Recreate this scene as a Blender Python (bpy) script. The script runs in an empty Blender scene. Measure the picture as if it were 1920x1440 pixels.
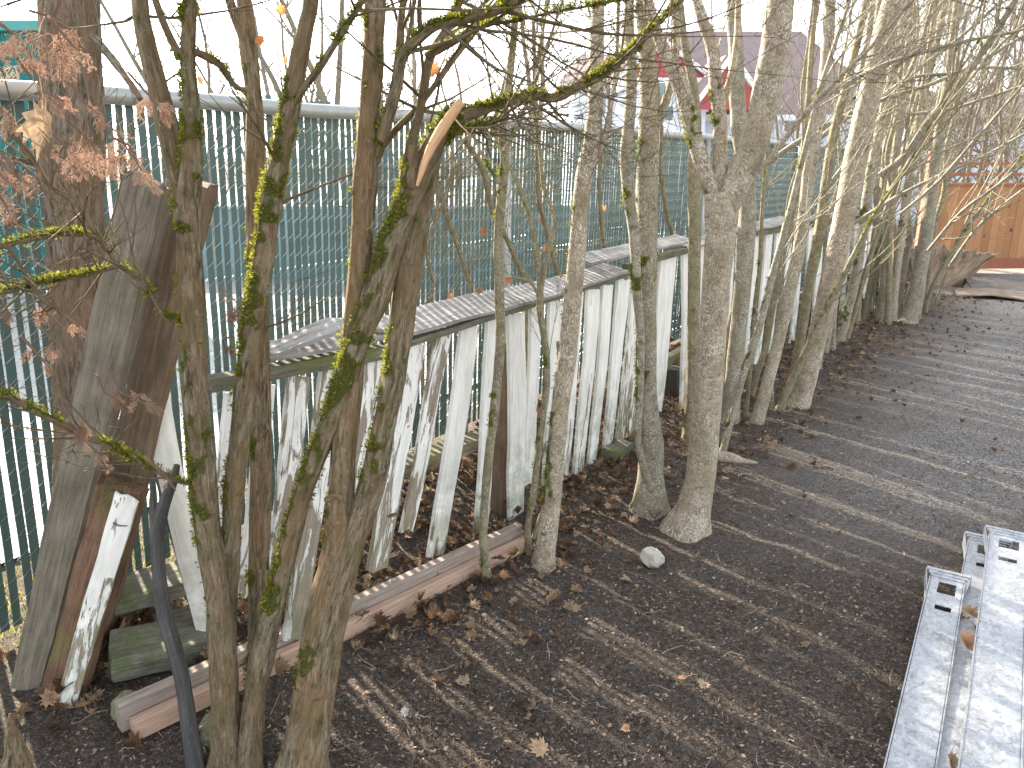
import bpy, math, random
import numpy as np
from mathutils import Vector, noise, Matrix, Euler

C = bpy.context.scene.collection
S = bpy.context.scene
R = math.radians
rnd = random.Random(7)

# ------------------------------------------------------------------ camera, sky, sun, exposure
PITCH = math.atan2(427, 1443)
CH = 1.6
FPX = 1443.0
cam = bpy.data.cameras.new('camera')
cam.lens = 36 * FPX / 1920
cam.sensor_width = 36
cam.clip_start = 0.05
cam.clip_end = 2000
camo = bpy.data.objects.new('camera', cam)
C.objects.link(camo)
camo.location = (0, 0, CH)
camo.rotation_euler = (math.pi / 2 - PITCH, 0, 0)
S.camera = camo

SUN_EL = R(27)
SUN_AZ = math.atan2(-0.60, 0.80)          # clockwise from +Y
w = bpy.data.worlds.new('World')
S.world = w
w.use_nodes = True
nt = w.node_tree
sky = nt.nodes.new('ShaderNodeTexSky')
sky.sky_type = 'NISHITA'
sky.sun_disc = False
sky.sun_elevation = SUN_EL
sky.sun_rotation = SUN_AZ
sky.dust_density = 1.2
sky.air_density = 1.0
bg = nt.nodes['Background']
hs = nt.nodes.new('ShaderNodeHueSaturation')      # thin high haze: a paler sky than clear air gives
hs.inputs['Saturation'].default_value = 0.32
nt.links.new(sky.outputs[0], hs.inputs['Color'])
nt.links.new(hs.outputs[0], bg.inputs[0])
bg.inputs[1].default_value = 0.11
sun = bpy.data.lights.new('sun', 'SUN')
sun.energy = 5.0
sun.angle = R(0.8)
sun.color = (1.0, 0.90, 0.75)
suno = bpy.data.objects.new('sun', sun)
C.objects.link(suno)
sd = Vector((math.sin(SUN_AZ) * math.cos(SUN_EL), math.cos(SUN_AZ) * math.cos(SUN_EL), math.sin(SUN_EL)))
suno.rotation_euler = sd.to_track_quat('Z', 'Y').to_euler()
suno.location = (0, 0, 8)
S.view_settings.view_transform = 'Standard'
S.view_settings.look = 'None'
S.view_settings.gamma = 1
S.view_settings.exposure = 2.42

# ------------------------------------------------------------------ geometry of the place
CP, SP = math.cos(PITCH), math.sin(PITCH)
D = Vector((0.5608, 0.8280, 0))           # direction the fences run
NN = Vector((0.8280, -0.5608, 0))         # towards the yard
CPICK = -0.5608 * 3.29
CCHAIN = -0.5608 * 4.85
ORI = Vector((0, 3.29, 0))
CAMP = Vector((0, 0, CH))


def ray(px, py):
    x = (px - 960) / FPX
    y = (720 - py) / FPX
    return Vector((x, CP + y * SP, -SP + y * CP))


def slope(x, y):
    s = D.x * x + D.y * (y - 3.29)
    s = min(s, 14.0)
    return -0.038 * math.log1p(math.exp((s - 1.0) * 2)) / 2 if s < 15 else 0


def gz(x, y):
    s = D.x * x + D.y * (y - 3.29)
    q = NN.x * x + NN.y * y
    z = slope(x, y)
    if q > CCHAIN - 0.3 and s < 30:
        fade = min(1, max(0, (q - CCHAIN + 0.3) / 0.25))
        n = noise.noise(Vector((x * 1.1, y * 1.1, 3))) * 0.025 + noise.noise(Vector((x * 5, y * 5, 1))) * 0.008
        # loose leaves and soil have built up between the two fences
        b = math.exp(-((q - (CPICK - 0.4)) / 0.33) ** 2) * 0.07
        z += fade * (n + b)
    return z


def G(px, py, up=0.0):
    r = ray(px, py)
    z = up
    for _ in range(12):
        t = (CH - z) / -r.z
        p = CAMP + r * t
        z = gz(p.x, p.y) + up
    return CAMP + r * t


def at(px, py, Y):
    r = ray(px, py)
    return CAMP + r * (Y / r.y)


def LP(px, py, c):
    r = ray(px, py)
    return CAMP + r * (c / (NN.x * r.x + NN.y * r.y))


def ln(s, c, z):
    """point s metres along the fence line, on the plane c"""
    p = ORI + D * s + NN * (c - CPICK)
    return Vector((p.x, p.y, z))


def pxm(p):
    """metres per photo pixel at point p"""
    return ((p.y) * CP - (p.z - CH) * SP) / FPX


# ------------------------------------------------------------------ mesh builder
class MB:
    def __init__(s):
        s.v = []; s.f = []; s.bc = []; s.a = []; s.col = []; s.mi = []

    def vert(s, p, bc=None, a=0.0, col=None):
        s.v.append((p[0], p[1], p[2]))
        s.bc.append(tuple(bc) if bc is not None else (p[0], p[1], p[2]))
        s.a.append(a)
        s.col.append(col or (1, 1, 1))
        return len(s.v) - 1

    def face(s, idx, mi=0):
        s.f.append(tuple(idx)); s.mi.append(mi)

    def quad(s, a, b, c, d, **k):
        i = [s.vert(p, **k) for p in (a, b, c, d)]
        s.face(i)

    def box(s, M, dx, dy, dz, off=(0, 0, 0), seg=1, jit=0.0, a=0.0, mi=0):
        """box of full size dx,dy,dz in the frame M (z is the long way)"""
        base = len(s.v)
        ox, oy, oz = off
        r = random.Random(len(s.v) + int(dz * 1000))
        so = r.random() * 40
        for k in range(seg + 1):
            z = oz - dz / 2 + dz * k / seg
            for (x, y) in ((-1, -1), (1, -1), (1, 1), (-1, 1)):
                jx = (noise.noise(Vector((so, z * 6, x))) * jit)
                jy = (noise.noise(Vector((so + 9, z * 5, y))) * jit)
                if k in (0, seg):
                    z2 = z + r.uniform(-1, 1) * jit
                else:
                    z2 = z
                p = Vector((ox + x * dx / 2 + jx, oy + y * dy / 2 + jy, z2))
                s.vert(M @ p, bc=(p.x + so, p.y, p.z + so), a=a)
        for k in range(seg):
            b = base + 4 * k
            for q in range(4):
                q2 = (q + 1) % 4
                s.face((b + q, b + q2, b + 4 + q2, b + 4 + q), mi)
        s.face((base + 3, base + 2, base + 1, base), mi)
        e = base + 4 * seg
        s.face((e, e + 1, e + 2, e + 3), mi)

    def build(s, name, mats, parent=None, smooth=False):
        me = bpy.data.meshes.new(name)
        me.from_pydata(s.v, [], s.f)
        if not isinstance(mats, (list, tuple)):
            mats = [mats]
        for m in mats:
            me.materials.append(m)
        if len(mats) > 1:
            me.polygons.foreach_set('material_index', s.mi)
        at_ = me.attributes.new('bc', 'FLOAT_VECTOR', 'POINT')
        at_.data.foreach_set('vector', np.array(s.bc, dtype=np.float32).ravel())
        at_ = me.attributes.new('wear', 'FLOAT', 'POINT')
        at_.data.foreach_set('value', np.array(s.a, dtype=np.float32))
        c = me.color_attributes.new('tint', 'FLOAT_COLOR', 'POINT')
        cc = np.ones((len(s.v), 4), dtype=np.float32)
        if len(s.v):
            cc[:, :3] = np.array(s.col, dtype=np.float32)
        c.data.foreach_set('color', cc.ravel())
        if smooth:
            me.polygons.foreach_set('use_smooth', [True] * len(me.polygons))
        me.update()
        o = bpy.data.objects.new(name, me)
        C.objects.link(o)
        if parent is not None:
            o.parent = parent
            o.matrix_parent_inverse = parent.matrix_basis.inverted()
        return o


def thing(name, label, cat, loc=(0, 0, 0), group=None):
    o = bpy.data.objects.new(name, None)
    C.objects.link(o)
    o.location = loc
    o.empty_display_size = 0.1
    o['label'] = label
    o['category'] = cat
    if group:
        o['group'] = group
    return o


def tag(o, label, cat, group=None):
    o['label'] = label
    o['category'] = cat
    if group:
        o['group'] = group
    return o


def frame(p, q, up=Vector((0, 0, 1)), roll=0.0):
    """matrix at the middle of p-q with local z along p->q"""
    z = (q - p).normalized()
    x = up.cross(z)
    if x.length < 1e-4:
        x = Vector((1, 0, 0))
    x.normalize()
    y = z.cross(x)
    m = Matrix((x, y, z)).transposed().to_4x4()
    m.translation = (p + q) / 2
    return m @ Matrix.Rotation(roll, 4, 'Z')


# ------------------------------------------------------------------ materials
class NT:
    def __init__(s, name):
        s.m = bpy.data.materials.new(name)
        s.m.use_nodes = True
        s.t = s.m.node_tree
        s.b = s.t.nodes['Principled BSDF']
        s.b.inputs['Specular IOR Level'].default_value = 0.3

    def n(s, ty, **kw):
        o = s.t.nodes.new(ty)
        for k, v in kw.items():
            if isinstance(k, str) and hasattr(o, k) and k not in ('inputs',):
                setattr(o, k, v)
        return o

    def lk(s, a, b):
        s.t.links.new(a, b)

    def inp(s, node, i, v):
        if hasattr(v, 'links') or isinstance(v, bpy.types.NodeSocket):
            s.lk(v, node.inputs[i])
        else:
            if isinstance(v, (tuple, list)) and len(v) == 3 and node.inputs[i].type == 'RGBA':
                v = (*v, 1)
            node.inputs[i].default_value = v

    def attr(s, name='bc', out='Vector'):
        a = s.n('ShaderNodeAttribute'); a.attribute_name = name
        return a.outputs[out]

    def geo(s):
        return s.n('ShaderNodeNewGeometry').outputs['Position']

    def scale(s, vec, k):
        m = s.n('ShaderNodeMapping'); s.lk(vec, m.inputs[0])
        m.inputs['Scale'].default_value = k
        return m.outputs[0]

    def noise(s, vec, sc, det=4, rough=0.6, dist=0.0):
        o = s.n('ShaderNodeTexNoise')
        s.lk(vec, o.inputs['Vector'])
        o.inputs['Scale'].default_value = sc
        o.inputs['Detail'].default_value = det
        o.inputs['Roughness'].default_value = rough
        o.inputs['Distortion'].default_value = dist
        return o.outputs[0]

    def vor(s, vec, sc, out=0, feat='F1'):
        o = s.n('ShaderNodeTexVoronoi'); o.feature = feat
        s.lk(vec, o.inputs['Vector'])
        o.inputs['Scale'].default_value = sc
        return o.outputs[out]

    def ramp(s, fac, stops, interp='LINEAR'):
        o = s.n('ShaderNodeValToRGB')
        o.color_ramp.interpolation = interp
        s.lk(fac, o.inputs[0])
        el = o.color_ramp.elements
        while len(el) < len(stops):
            el.new(0.5)
        for e, (p, c) in zip(el, stops):
            e.position = p
            if not isinstance(c, (tuple, list)):
                c = (c, c, c)
            e.color = (*c, 1)
        return o.outputs[0]

    def mix(s, fac, a, b, mode='MIX'):
        o = s.n('ShaderNodeMix'); o.data_type = 'RGBA'; o.blend_type = mode
        s.inp(o, 0, fac)
        s.inp(o, 6, a); s.inp(o, 7, b)
        return o.outputs[2]

    def math(s, op, a, b=0.0):
        o = s.n('ShaderNodeMath'); o.operation = op
        s.inp(o, 0, a); s.inp(o, 1, b)
        return o.outputs[0]

    def bump(s, h, dist=0.01, strength=1.0, normal=None):
        o = s.n('ShaderNodeBump')
        s.lk(h, o.inputs['Height'])
        o.inputs['Distance'].default_value = dist
        o.inputs['Strength'].default_value = strength
        if normal:
            s.lk(normal, o.inputs['Normal'])
        s.lk(o.outputs[0], s.b.inputs['Normal'])
        return o.outputs[0]

    def out(s, col, rough=0.85, spec=None):
        s.inp(s.b, 'Base Color', col)
        s.inp(s.b, 'Roughness', rough)
        if spec is not None:
            s.b.inputs['Specular IOR Level'].default_value = spec
        return s.m

    def translucent(s, col, fac):
        t = s.n('ShaderNodeBsdfTranslucent')
        s.inp(t, 'Color', col)
        mx = s.n('ShaderNodeMixShader')
        mx.inputs[0].default_value = fac
        s.lk(s.b.outputs[0], mx.inputs[1]); s.lk(t.outputs[0], mx.inputs[2])
        s.lk(mx.outputs[0], s.t.nodes['Material Output'].inputs['Surface'])


def bark_cedar(name, c0, c1, c2, green=0.35):
    M = NT(name)
    bc = M.attr()
    v = M.scale(bc, (1, 1, 0.17))
    n1 = M.noise(v, 105, 8, 0.75, 0.5)
    n2 = M.noise(M.scale(bc, (1, 1, 0.3)), 14, 5, 0.6)
    col = M.ramp(n1, [(0.40, c0), (0.50, c1), (0.61, c2)])
    fl = M.noise(M.scale(bc, (1, 1, 0.42)), 60, 8, 0.82, 0.4)
    col = M.mix(M.ramp(fl, [(0.34, 0.6), (0.46, 0)]), col, tuple(x * 0.8 for x in c0))
    pl = M.ramp(M.noise(bc, 32, 8, 0.85), [(0.52, 0), (0.60, 0.7)])
    col = M.mix(pl, col, (0.30, 0.31, 0.21))
    col = M.mix(M.ramp(n2, [(0.4, 0), (0.62, 0.7)]), col, (c1[0] * 1.15, c1[1] * 0.95, c1[2] * 0.8))
    g = M.ramp(M.noise(bc, 9, 5, 0.7), [(0.47, 0), (0.62, 1)])
    col = M.mix(M.math('MULTIPLY', g, green), col, (0.13, 0.14, 0.045))
    l = M.ramp(M.noise(bc, 55, 3, 0.5), [(0.66, 0), (0.72, 0.6)])
    col = M.mix(l, col, (0.40, 0.41, 0.34))
    ms = M.attr('wear', 'Fac')
    mm = M.ramp(M.math('ADD', ms, M.math('MULTIPLY', M.noise(bc, 60, 4), 0.5)), [(0.78, 0), (1.0, 0.85)])
    col = M.mix(mm, col, (0.10, 0.11, 0.025))
    M.bump(M.math('ADD', M.math('ADD', n1, M.math('MULTIPLY', n2, 0.6)), fl), 0.016, 1.0)
    return M.out(col, 0.9, 0.15)


def bark_lichen(name, c0, c1, spot, dens=0.5, ring=False):
    M = NT(name)
    bc = M.attr()
    n1 = M.noise(bc, 24, 6, 0.7)
    col = M.ramp(n1, [(0.32, c0), (0.62, c1)])
    d = M.n('ShaderNodeMapping'); M.lk(bc, d.inputs[0]); d.inputs['Scale'].default_value = (1, 1, 0.75)
    warp = M.mix(0.055, d.outputs[0], M.n('ShaderNodeTexNoise').outputs['Color'], 'ADD')
    sp = M.noise(warp, 150, 3, 0.62)
    spm = M.ramp(sp, [(0.60 - dens * 0.14, 0), (0.66 - dens * 0.12, 0.85)])
    big = M.ramp(M.noise(bc, 7, 4, 0.6), [(0.35, 0.25), (0.6, 1)])
    col = M.mix(M.math('MULTIPLY', spm, big), col, spot)
    dk = M.ramp(M.noise(M.scale(bc, (1, 1, 2.2)), 19, 5, 0.75), [(0.28, 0.75), (0.42, 0)])
    col = M.mix(dk, col, (c0[0] * 0.45, c0[1] * 0.42, c0[2] * 0.40))
    gr = M.ramp(M.noise(bc, 5, 3, 0.5), [(0.5, 0), (0.68, 0.45)])
    col = M.mix(gr, col, (0.17, 0.16, 0.07))
    ms = M.attr('wear', 'Fac')
    col = M.mix(M.ramp(ms, [(0.5, 0), (0.8, 1)]), col, (0.07, 0.085, 0.02))
    h = M.math('ADD', n1, M.math('MULTIPLY', sp, 0.5))
    h = M.math('ADD', h, M.math('MULTIPLY', M.noise(M.scale(bc, (1, 1, 0.15)), 70, 4), 0.6))
    M.bump(h, 0.006, 0.8)
    return M.out(col, 0.85, 0.2)


def weathered(name, c0, c1, green=0.2, dark=0.3, spd=1.0):
    M = NT(name)
    bc = M.attr()
    g = M.noise(M.scale(bc, (1, 1, 0.06)), 95, 6, 0.7, 0.4)
    col = M.ramp(g, [(0.30, c0), (0.68, c1)])
    big = M.noise(bc, 6, 5, 0.65)
    col = M.mix(M.ramp(big, [(0.36, dark), (0.58, 0)]), col, tuple(x * 0.4 for x in c0))
    col = M.mix(M.ramp(M.noise(bc, 11, 5, 0.7), [(0.52, 0), (0.64, green)]), col, (0.11, 0.14, 0.035))
    sp = M.ramp(M.noise(bc, 130, 2, 0.5), [(0.62, 0), (0.74, 0.16)])
    col = M.mix(sp, col, (0.40, 0.40, 0.35))
    M.bump(g, 0.005, 0.9)
    return M.out(col, 0.9, 0.2)


def peeling():
    M = NT('peeling_white_paint')
    bc = M.attr()
    ge = M.geo()
    g = M.noise(M.scale(bc, (1, 1, 0.05)), 90, 6, 0.7, 0.4)
    wood = M.ramp(g, [(0.3, (0.17, 0.135, 0.10)), (0.7, (0.40, 0.335, 0.26))])
    sep = M.n('ShaderNodeSeparateXYZ'); M.lk(ge, sep.inputs[0])
    low = M.n('ShaderNodeMapRange'); M.lk(sep.outputs[2], low.inputs[0])
    low.inputs[1].default_value = -0.15; low.inputs[2].default_value = 0.55
    low.inputs[3].default_value = 0.30; low.inputs[4].default_value = 0.0
    wr = M.attr('wear', 'Fac')
    pn = M.noise(M.scale(bc, (1, 1, 0.16)), 26, 7, 0.68, 0.8)
    th = M.math('ADD', M.math('ADD', M.math('MULTIPLY', wr, 0.45), pn), M.math('MULTIPLY', low.outputs[0], 0.55))
    mask = M.ramp(th, [(0.70, 1), (0.725, 0)])
    pc = M.ramp(M.noise(M.scale(bc, (1, 1, 0.2)), 30, 5), [(0.3, (0.66, 0.645, 0.59)), (0.6, (0.86, 0.845, 0.80))])
    streak = M.ramp(M.noise(M.scale(bc, (1, 1, 0.035)), 110, 5, 0.7), [(0.30, 0.6), (0.44, 0)])
    pc = M.mix(streak, pc, (0.42, 0.40, 0.35))
    col = M.mix(mask, wood, pc)
    gm = M.math('MULTIPLY', M.ramp(M.noise(bc, 12, 5, 0.7), [(0.40, 0), (0.6, 1)]), M.math('MULTIPLY', low.outputs[0], 3.0))
    col = M.mix(M.math('MINIMUM', gm, 0.8), col, (0.13, 0.16, 0.05))
    h = M.math('ADD', M.math('MULTIPLY', mask, 1.0), M.math('MULTIPLY', g, 0.5))
    M.bump(h, 0.002, 0.9)
    return M.out(col, 0.7, 0.25)


def tinted(name, rough=0.9, trans=0.0, nsc=40, amt=0.5):
    M = NT(name)
    a = M.attr('tint', 'Color')
    n = M.noise(M.attr(), nsc, 4, 0.7)
    col = M.mix(M.ramp(n, [(0.35, amt), (0.6, 0)]), a, M.mix(1.0, a, (0.45, 0.42, 0.4), 'MULTIPLY'))
    M.out(col, rough, 0.15)
    if trans:
        M.translucent(col, trans)
    return M.m


def plain(name, col, rough=0.6, metal=0.0, nsc=12, var=0.25, spec=0.4, coord='geo'):
    M = NT(name)
    v = M.geo() if coord == 'geo' else M.attr()
    n = M.noise(v, nsc, 6, 0.7)
    c = M.mix(M.ramp(n, [(0.3, var), (0.65, 0)]), col, tuple(x * 0.45 for x in col))
    M.b.inputs['Metallic'].default_value = metal
    M.bump(n, 0.002, 0.4)
    return M.out(c, rough, spec)


def soil():
    M = NT('dark_soil')
    p = M.geo()
    n1 = M.noise(p, 1.4, 6, 0.6)
    n2 = M.noise(p, 55, 6, 0.75)
    n3 = M.noise(p, 260, 4, 0.7)
    col = M.ramp(n2, [(0.28, (0.026, 0.021, 0.018)), (0.5, (0.09, 0.073, 0.061)), (0.70, (0.23, 0.19, 0.155))])
    sp = M.ramp(n3, [(0.54, 0), (0.64, 0.8)])
    col = M.mix(sp, col, (0.29, 0.24, 0.195))
    # gravelly, greyer track in the open yard
    sub = M.n('ShaderNodeVectorMath'); sub.operation = 'DOT_PRODUCT'
    M.lk(p, sub.inputs[0]); sub.inputs[1].default_value = NN
    gm = M.n('ShaderNodeMapRange'); M.lk(sub.outputs['Value'], gm.inputs[0])
    gm.inputs[1].default_value = -1.15; gm.inputs[2].default_value = -0.25
    sy = M.n('ShaderNodeSeparateXYZ'); M.lk(p, sy.inputs[0])
    gy = M.n('ShaderNodeMapRange'); M.lk(sy.outputs[1], gy.inputs[0])
    gy.inputs[1].default_value = 2.6; gy.inputs[2].default_value = 3.8
    gf = M.math('MULTIPLY', M.math('MULTIPLY', gm.outputs[0], gy.outputs[0]), M.ramp(n1, [(0.3, 0.6), (0.6, 1.0)]))
    gcol = M.ramp(M.noise(p, 120, 5, 0.8), [(0.35, (0.10, 0.093, 0.087)), (0.46, (0.25, 0.235, 0.22)), (0.60, (0.56, 0.53, 0.49))])
    col = M.mix(gf, col, gcol)
    for sc, thr, amt, cc in ((95, 0.74, 0.8, (0.30, 0.24, 0.19)), (170, 0.66, 0.9, (0.36, 0.31, 0.26)), (60, 0.90, 0.9, (0.50, 0.46, 0.40))):
        v = M.n('ShaderNodeTexVoronoi'); M.lk(M.scale(p, (1, 1.5, 1)), v.inputs['Vector']); v.inputs['Scale'].default_value = sc
        sr = M.n('ShaderNodeSeparateColor'); M.lk(v.outputs['Color'], sr.inputs[0])
        inner = M.ramp(v.outputs['Distance'], [(0.30, 1), (0.42, 0)])
        k = M.math('MULTIPLY', M.ramp(sr.outputs[0], [(thr, 0), (thr + 0.04, amt)]), inner)
        col = M.mix(k, col, M.mix(sr.outputs[1], cc, tuple(x * 0.45 for x in cc)))
    v = M.n('ShaderNodeTexVoronoi'); M.lk(p, v.inputs['Vector']); v.inputs['Scale'].default_value = 75
    sr = M.n('ShaderNodeSeparateColor'); M.lk(v.outputs['Color'], sr.inputs[0])
    gk = M.math('MULTIPLY', gf, M.ramp(v.outputs['Distance'], [(0.35, 1), (0.5, 0)]))
    col = M.mix(gk, col, M.ramp(sr.outputs[0], [(0.0, (0.06, 0.055, 0.05)), (0.6, (0.22, 0.205, 0.19)), (1.0, (0.60, 0.57, 0.53))]))
    h = M.math('ADD', n2, M.math('MULTIPLY', n3, 0.35))
    M.bump(h, 0.02, 1.0)
    return M.out(col, 0.95, 0.1)


M_soil = soil()
M_cedar = bark_cedar('fibrous_bark', (0.085, 0.062, 0.038), (0.28, 0.22, 0.14), (0.54, 0.46, 0.33))
M_cedar2 = bark_cedar('tan_fibrous_bark', (0.10, 0.066, 0.04), (0.32, 0.235, 0.145), (0.56, 0.46, 0.32), 0.3)
M_furrow = bark_cedar('furrowed_bark', (0.11, 0.08, 0.06), (0.31, 0.24, 0.18), (0.50, 0.42, 0.34), 0.15)
M_maple = bark_lichen('lichen_spotted_bark', (0.17, 0.13, 0.09), (0.37, 0.30, 0.215), (0.64, 0.60, 0.50), 0.7)
M_grey = bark_lichen('grey_bark', (0.14, 0.118, 0.085), (0.31, 0.27, 0.20), (0.54, 0.52, 0.44), 0.55)
M_olive = bark_lichen('olive_bark', (0.12, 0.10, 0.06), (0.27, 0.235, 0.15), (0.46, 0.43, 0.32), 0.35)
M_far = bark_lichen('far_bark', (0.11, 0.09, 0.075), (0.22, 0.19, 0.155), (0.32, 0.30, 0.26), 0.2)
M_dark = weathered('charred_grey_bark', (0.045, 0.042, 0.040), (0.125, 0.12, 0.115), 0.0, 0.2)
M_moss = tinted('moss', 0.9, 0.45, 30, 0.2)
M_leaf = tinted('dead_leaf', 0.75, 0.25, 60, 0.5)
M_frond = tinted('brown_frond', 0.8, 0.35, 60, 0.3)
M_chip = tinted('wood_chips', 0.9, 0.0, 80, 0.3)
M_grass = tinted('grass', 0.8, 0.4, 30, 0.2)
M_cap = weathered('silver_weathered_wood', (0.23, 0.215, 0.205), (0.52, 0.50, 0.48), 0.12, 0.5)
M_rail = weathered('mossy_grey_wood', (0.09, 0.08, 0.055), (0.24, 0.22, 0.17), 0.8, 0.4)
M_post = weathered('old_post_wood', (0.11, 0.092, 0.068), (0.31, 0.27, 0.215), 0.25, 0.35)
M_post2 = weathered('brown_beam_wood', (0.12, 0.082, 0.055), (0.30, 0.22, 0.155), 0.15, 0.4)
M_rot = weathered('rotten_red_wood', (0.10, 0.05, 0.03), (0.27, 0.17, 0.11), 0.45, 0.5)
M_greyl = weathered('grey_lumber', (0.22, 0.175, 0.145), (0.44, 0.37, 0.315), 0.0, 0.2)
M_pink = weathered('fresh_cedar_lumber', (0.40, 0.26, 0.185), (0.60, 0.42, 0.31), 0.0, 0.05)
M_fresh = weathered('split_orange_wood', (0.50, 0.27, 0.13), (0.75, 0.50, 0.30), 0.0, 0.05)
M_green = weathered('mossy_block_wood', (0.10, 0.10, 0.07), (0.30, 0.29, 0.24), 0.65, 0.5)
M_paint = peeling()
M_slat = plain('dark_green_slat', (0.075, 0.135, 0.13), 0.45, 0, 5, 0.35, 0.5)
M_wire = plain('galvanised_wire', (0.42, 0.46, 0.46), 0.45, 0.6, 40, 0.3)
M_pipe = plain('galvanised_pipe', (0.44, 0.47, 0.47), 0.42, 0.5, 18, 0.3)
M_stone = plain('pale_stone', (0.52, 0.49, 0.41), 0.85, 0, 22, 0.7, 0.2)
M_mstone = weathered('mossy_stone', (0.13, 0.15, 0.07), (0.34, 0.35, 0.25), 1.0, 0.4)
M_lot = plain('pale_paving', (0.42, 0.41, 0.39), 0.9, 0, 3, 0.3, 0.2)

# ------------------------------------------------------------------ ground, paved lot
def graded(lo, a, b, hi, fine, k=1.35):
    xs = list(np.arange(a, b, fine))
    st = fine
    x = xs[-1]
    while x < hi:
        st *= k; x += st; xs.append(x)
    st = fine; x = a; pre = []
    while x > lo:
        st *= k; x -= st; pre.append(x)
    return pre[::-1] + xs


gx = graded(-400, -2.6, 4.6, 400, 0.03, 1.25)
gy = graded(-60, 0.8, 6.6, 900, 0.03, 1.2)
mb = MB()
for y in gy:
    for x in gx:
        z = gz(x, y)
        if 0.7 < y < 8 and -3 < x < 6:
            q = NN.x * x + NN.y * y
            if q > CCHAIN:
                a = noise.fractal(Vector((x * 9, y * 9, 5)), 0.8, 2.2, 4)
                z += a * 0.007 + noise.noise(Vector((x * 32, y * 32, 2))) * 0.004
        mb.v.append((x, y, z))
nx = len(gx)
for j in range(len(gy) - 1):
    for i in range(nx - 1):
        mb.f.append((j * nx + i, j * nx + i + 1, (j + 1) * nx + i + 1, (j + 1) * nx + i))
mb.bc = mb.v; mb.a = [0] * len(mb.v); mb.col = [(1, 1, 1)] * len(mb.v); mb.mi = [0] * len(mb.f)
g = mb.build('ground', M_soil, smooth=True)
g['kind'] = 'structure'

mb = MB()
ss = [-40, -20, -8] + [i * 0.5 for i in range(-10, 31)] + [22, 40, 70]
cs = [CCHAIN - 0.55, CCHAIN - 3, CCHAIN - 9, CCHAIN - 20, CCHAIN - 45]
for s_ in ss:
    for c_ in cs:
        p = ln(s_, c_, 0)
        mb.vert((p.x, p.y, slope(p.x, p.y) + 0.02))
for j in range(len(ss) - 1):
    for i in range(len(cs) - 1):
        k = len(cs)
        mb.face((j * k + i, j * k + i + 1, (j + 1) * k + i + 1, (j + 1) * k + i))
o = mb.build('parking_lot', M_lot)
o['kind'] = 'structure'

# ------------------------------------------------------------------ chain link fence with privacy slats
RAILZ = 1.80
SA, SB, PER = -2.6, 12.8, 0.0405


def fz(s):
    """fence follows the fall of the ground"""
    p = ln(s, CCHAIN, 0)
    return slope(p.x, p.y)


fence = thing('chain_link_fence', 'tall chain link fence filled with dark green privacy slats behind the broken picket fence',
              'fence', ln(0, CCHAIN, 0))
mb = MB()
n = int((SB - SA) / PER)
rr = random.Random(3)
for i in range(n):
    s0 = SA + i * PER
    wd = 0.0285 + rr.uniform(-0.002, 0.002) + 0.0062 * min(1, max(0, (s0 - 2.2) / 1.0))
    if s0 < 3 and rr.random() < 0.02:
        wd *= rr.uniform(0.3, 0.7)
    sh = rr.uniform(-0.0025, 0.0025)
    lean = -0.05 + rr.uniform(-0.004, 0.004)
    zb = fz(s0) + 0.04
    zt = fz(s0) * 0.2 + RAILZ + 0.018 + (rr.random() < 0.5) * rr.uniform(0, 0.028)
    tw = rr.uniform(-0.002, 0.002)
    b0 = len(mb.v)
    K = 6
    for k in range(K + 1):
        f = k / K
        z = zb + (zt - zb) * f
        cx = s0 + sh + lean * (zt - z) * 1.0
        for (e, c) in ((-1, -1), (1, -1), (1, 1), (-1, 1)):
            ps = cx + e * wd / 2
            p = ln(ps, CCHAIN + c * 0.0018 + tw * e + 0.0035 * math.sin(z * 9 + i), z)
            mb.vert(p, bc=(ps, z, i * 0.3))
    for k in range(K):
        for q in range(4):
            q2 = (q + 1) % 4
            mb.face((b0 + 4 * k + q, b0 + 4 * k + q2, b0 + 4 * k + 4 + q2, b0 + 4 * k + 4 + q))
    mb.face((b0 + 4 * K, b0 + 4 * K + 1, b0 + 4 * K + 2, b0 + 4 * K + 3))
mb.build('privacy_slats', M_slat, fence)

mb = MB()


def thin_tube(mb, pts, rs, ring=4, cap=False, a=0.0, colr=None, v0=0.0):
    """tube along pts with radii rs; bark coordinates follow the limb"""
    nP = len(pts)
    if nP < 2:
        return
    if not isinstance(rs, (list, tuple)):
        rs = [rs] * nP
    d = (pts[1] - pts[0]).normalized()
    up = Vector((0.31, 0.77, 0.55))
    x = (up - d * up.dot(d)).normalized()
    b0 = len(mb.v)
    v = v0
    for i in range(nP):
        if i == 0:
            t = pts[1] - pts[0]
        elif i == nP - 1:
            t = pts[-1] - pts[-2]
        else:
            t = pts[i + 1] - pts[i - 1]
        if t.length < 1e-9:
            t = d
        t = t.normalized()
        x = (x - t * x.dot(t)).normalized()
        y = t.cross(x)
        if i:
            v += (pts[i] - pts[i - 1]).length
        r = rs[i]
        for k in range(ring):
            an = 2 * math.pi * k / ring
            p = pts[i] + x * (math.cos(an) * r) + y * (math.sin(an) * r)
            mb.vert(p, bc=(math.cos(an) * rs[0] + v0 * 3, math.sin(an) * rs[0], v), a=a, col=colr)
    for i in range(nP - 1):
        for k in range(ring):
            k2 = (k + 1) % ring
            mb.face((b0 + i * ring + k, b0 + i * ring + k2, b0 + (i + 1) * ring + k2, b0 + (i + 1) * ring + k))
    if cap:
        e = b0 + (nP - 1) * ring
        mb.face([e + k for k in range(ring)])
        mb.face([b0 + k for k in range(ring)][::-1])


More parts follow.
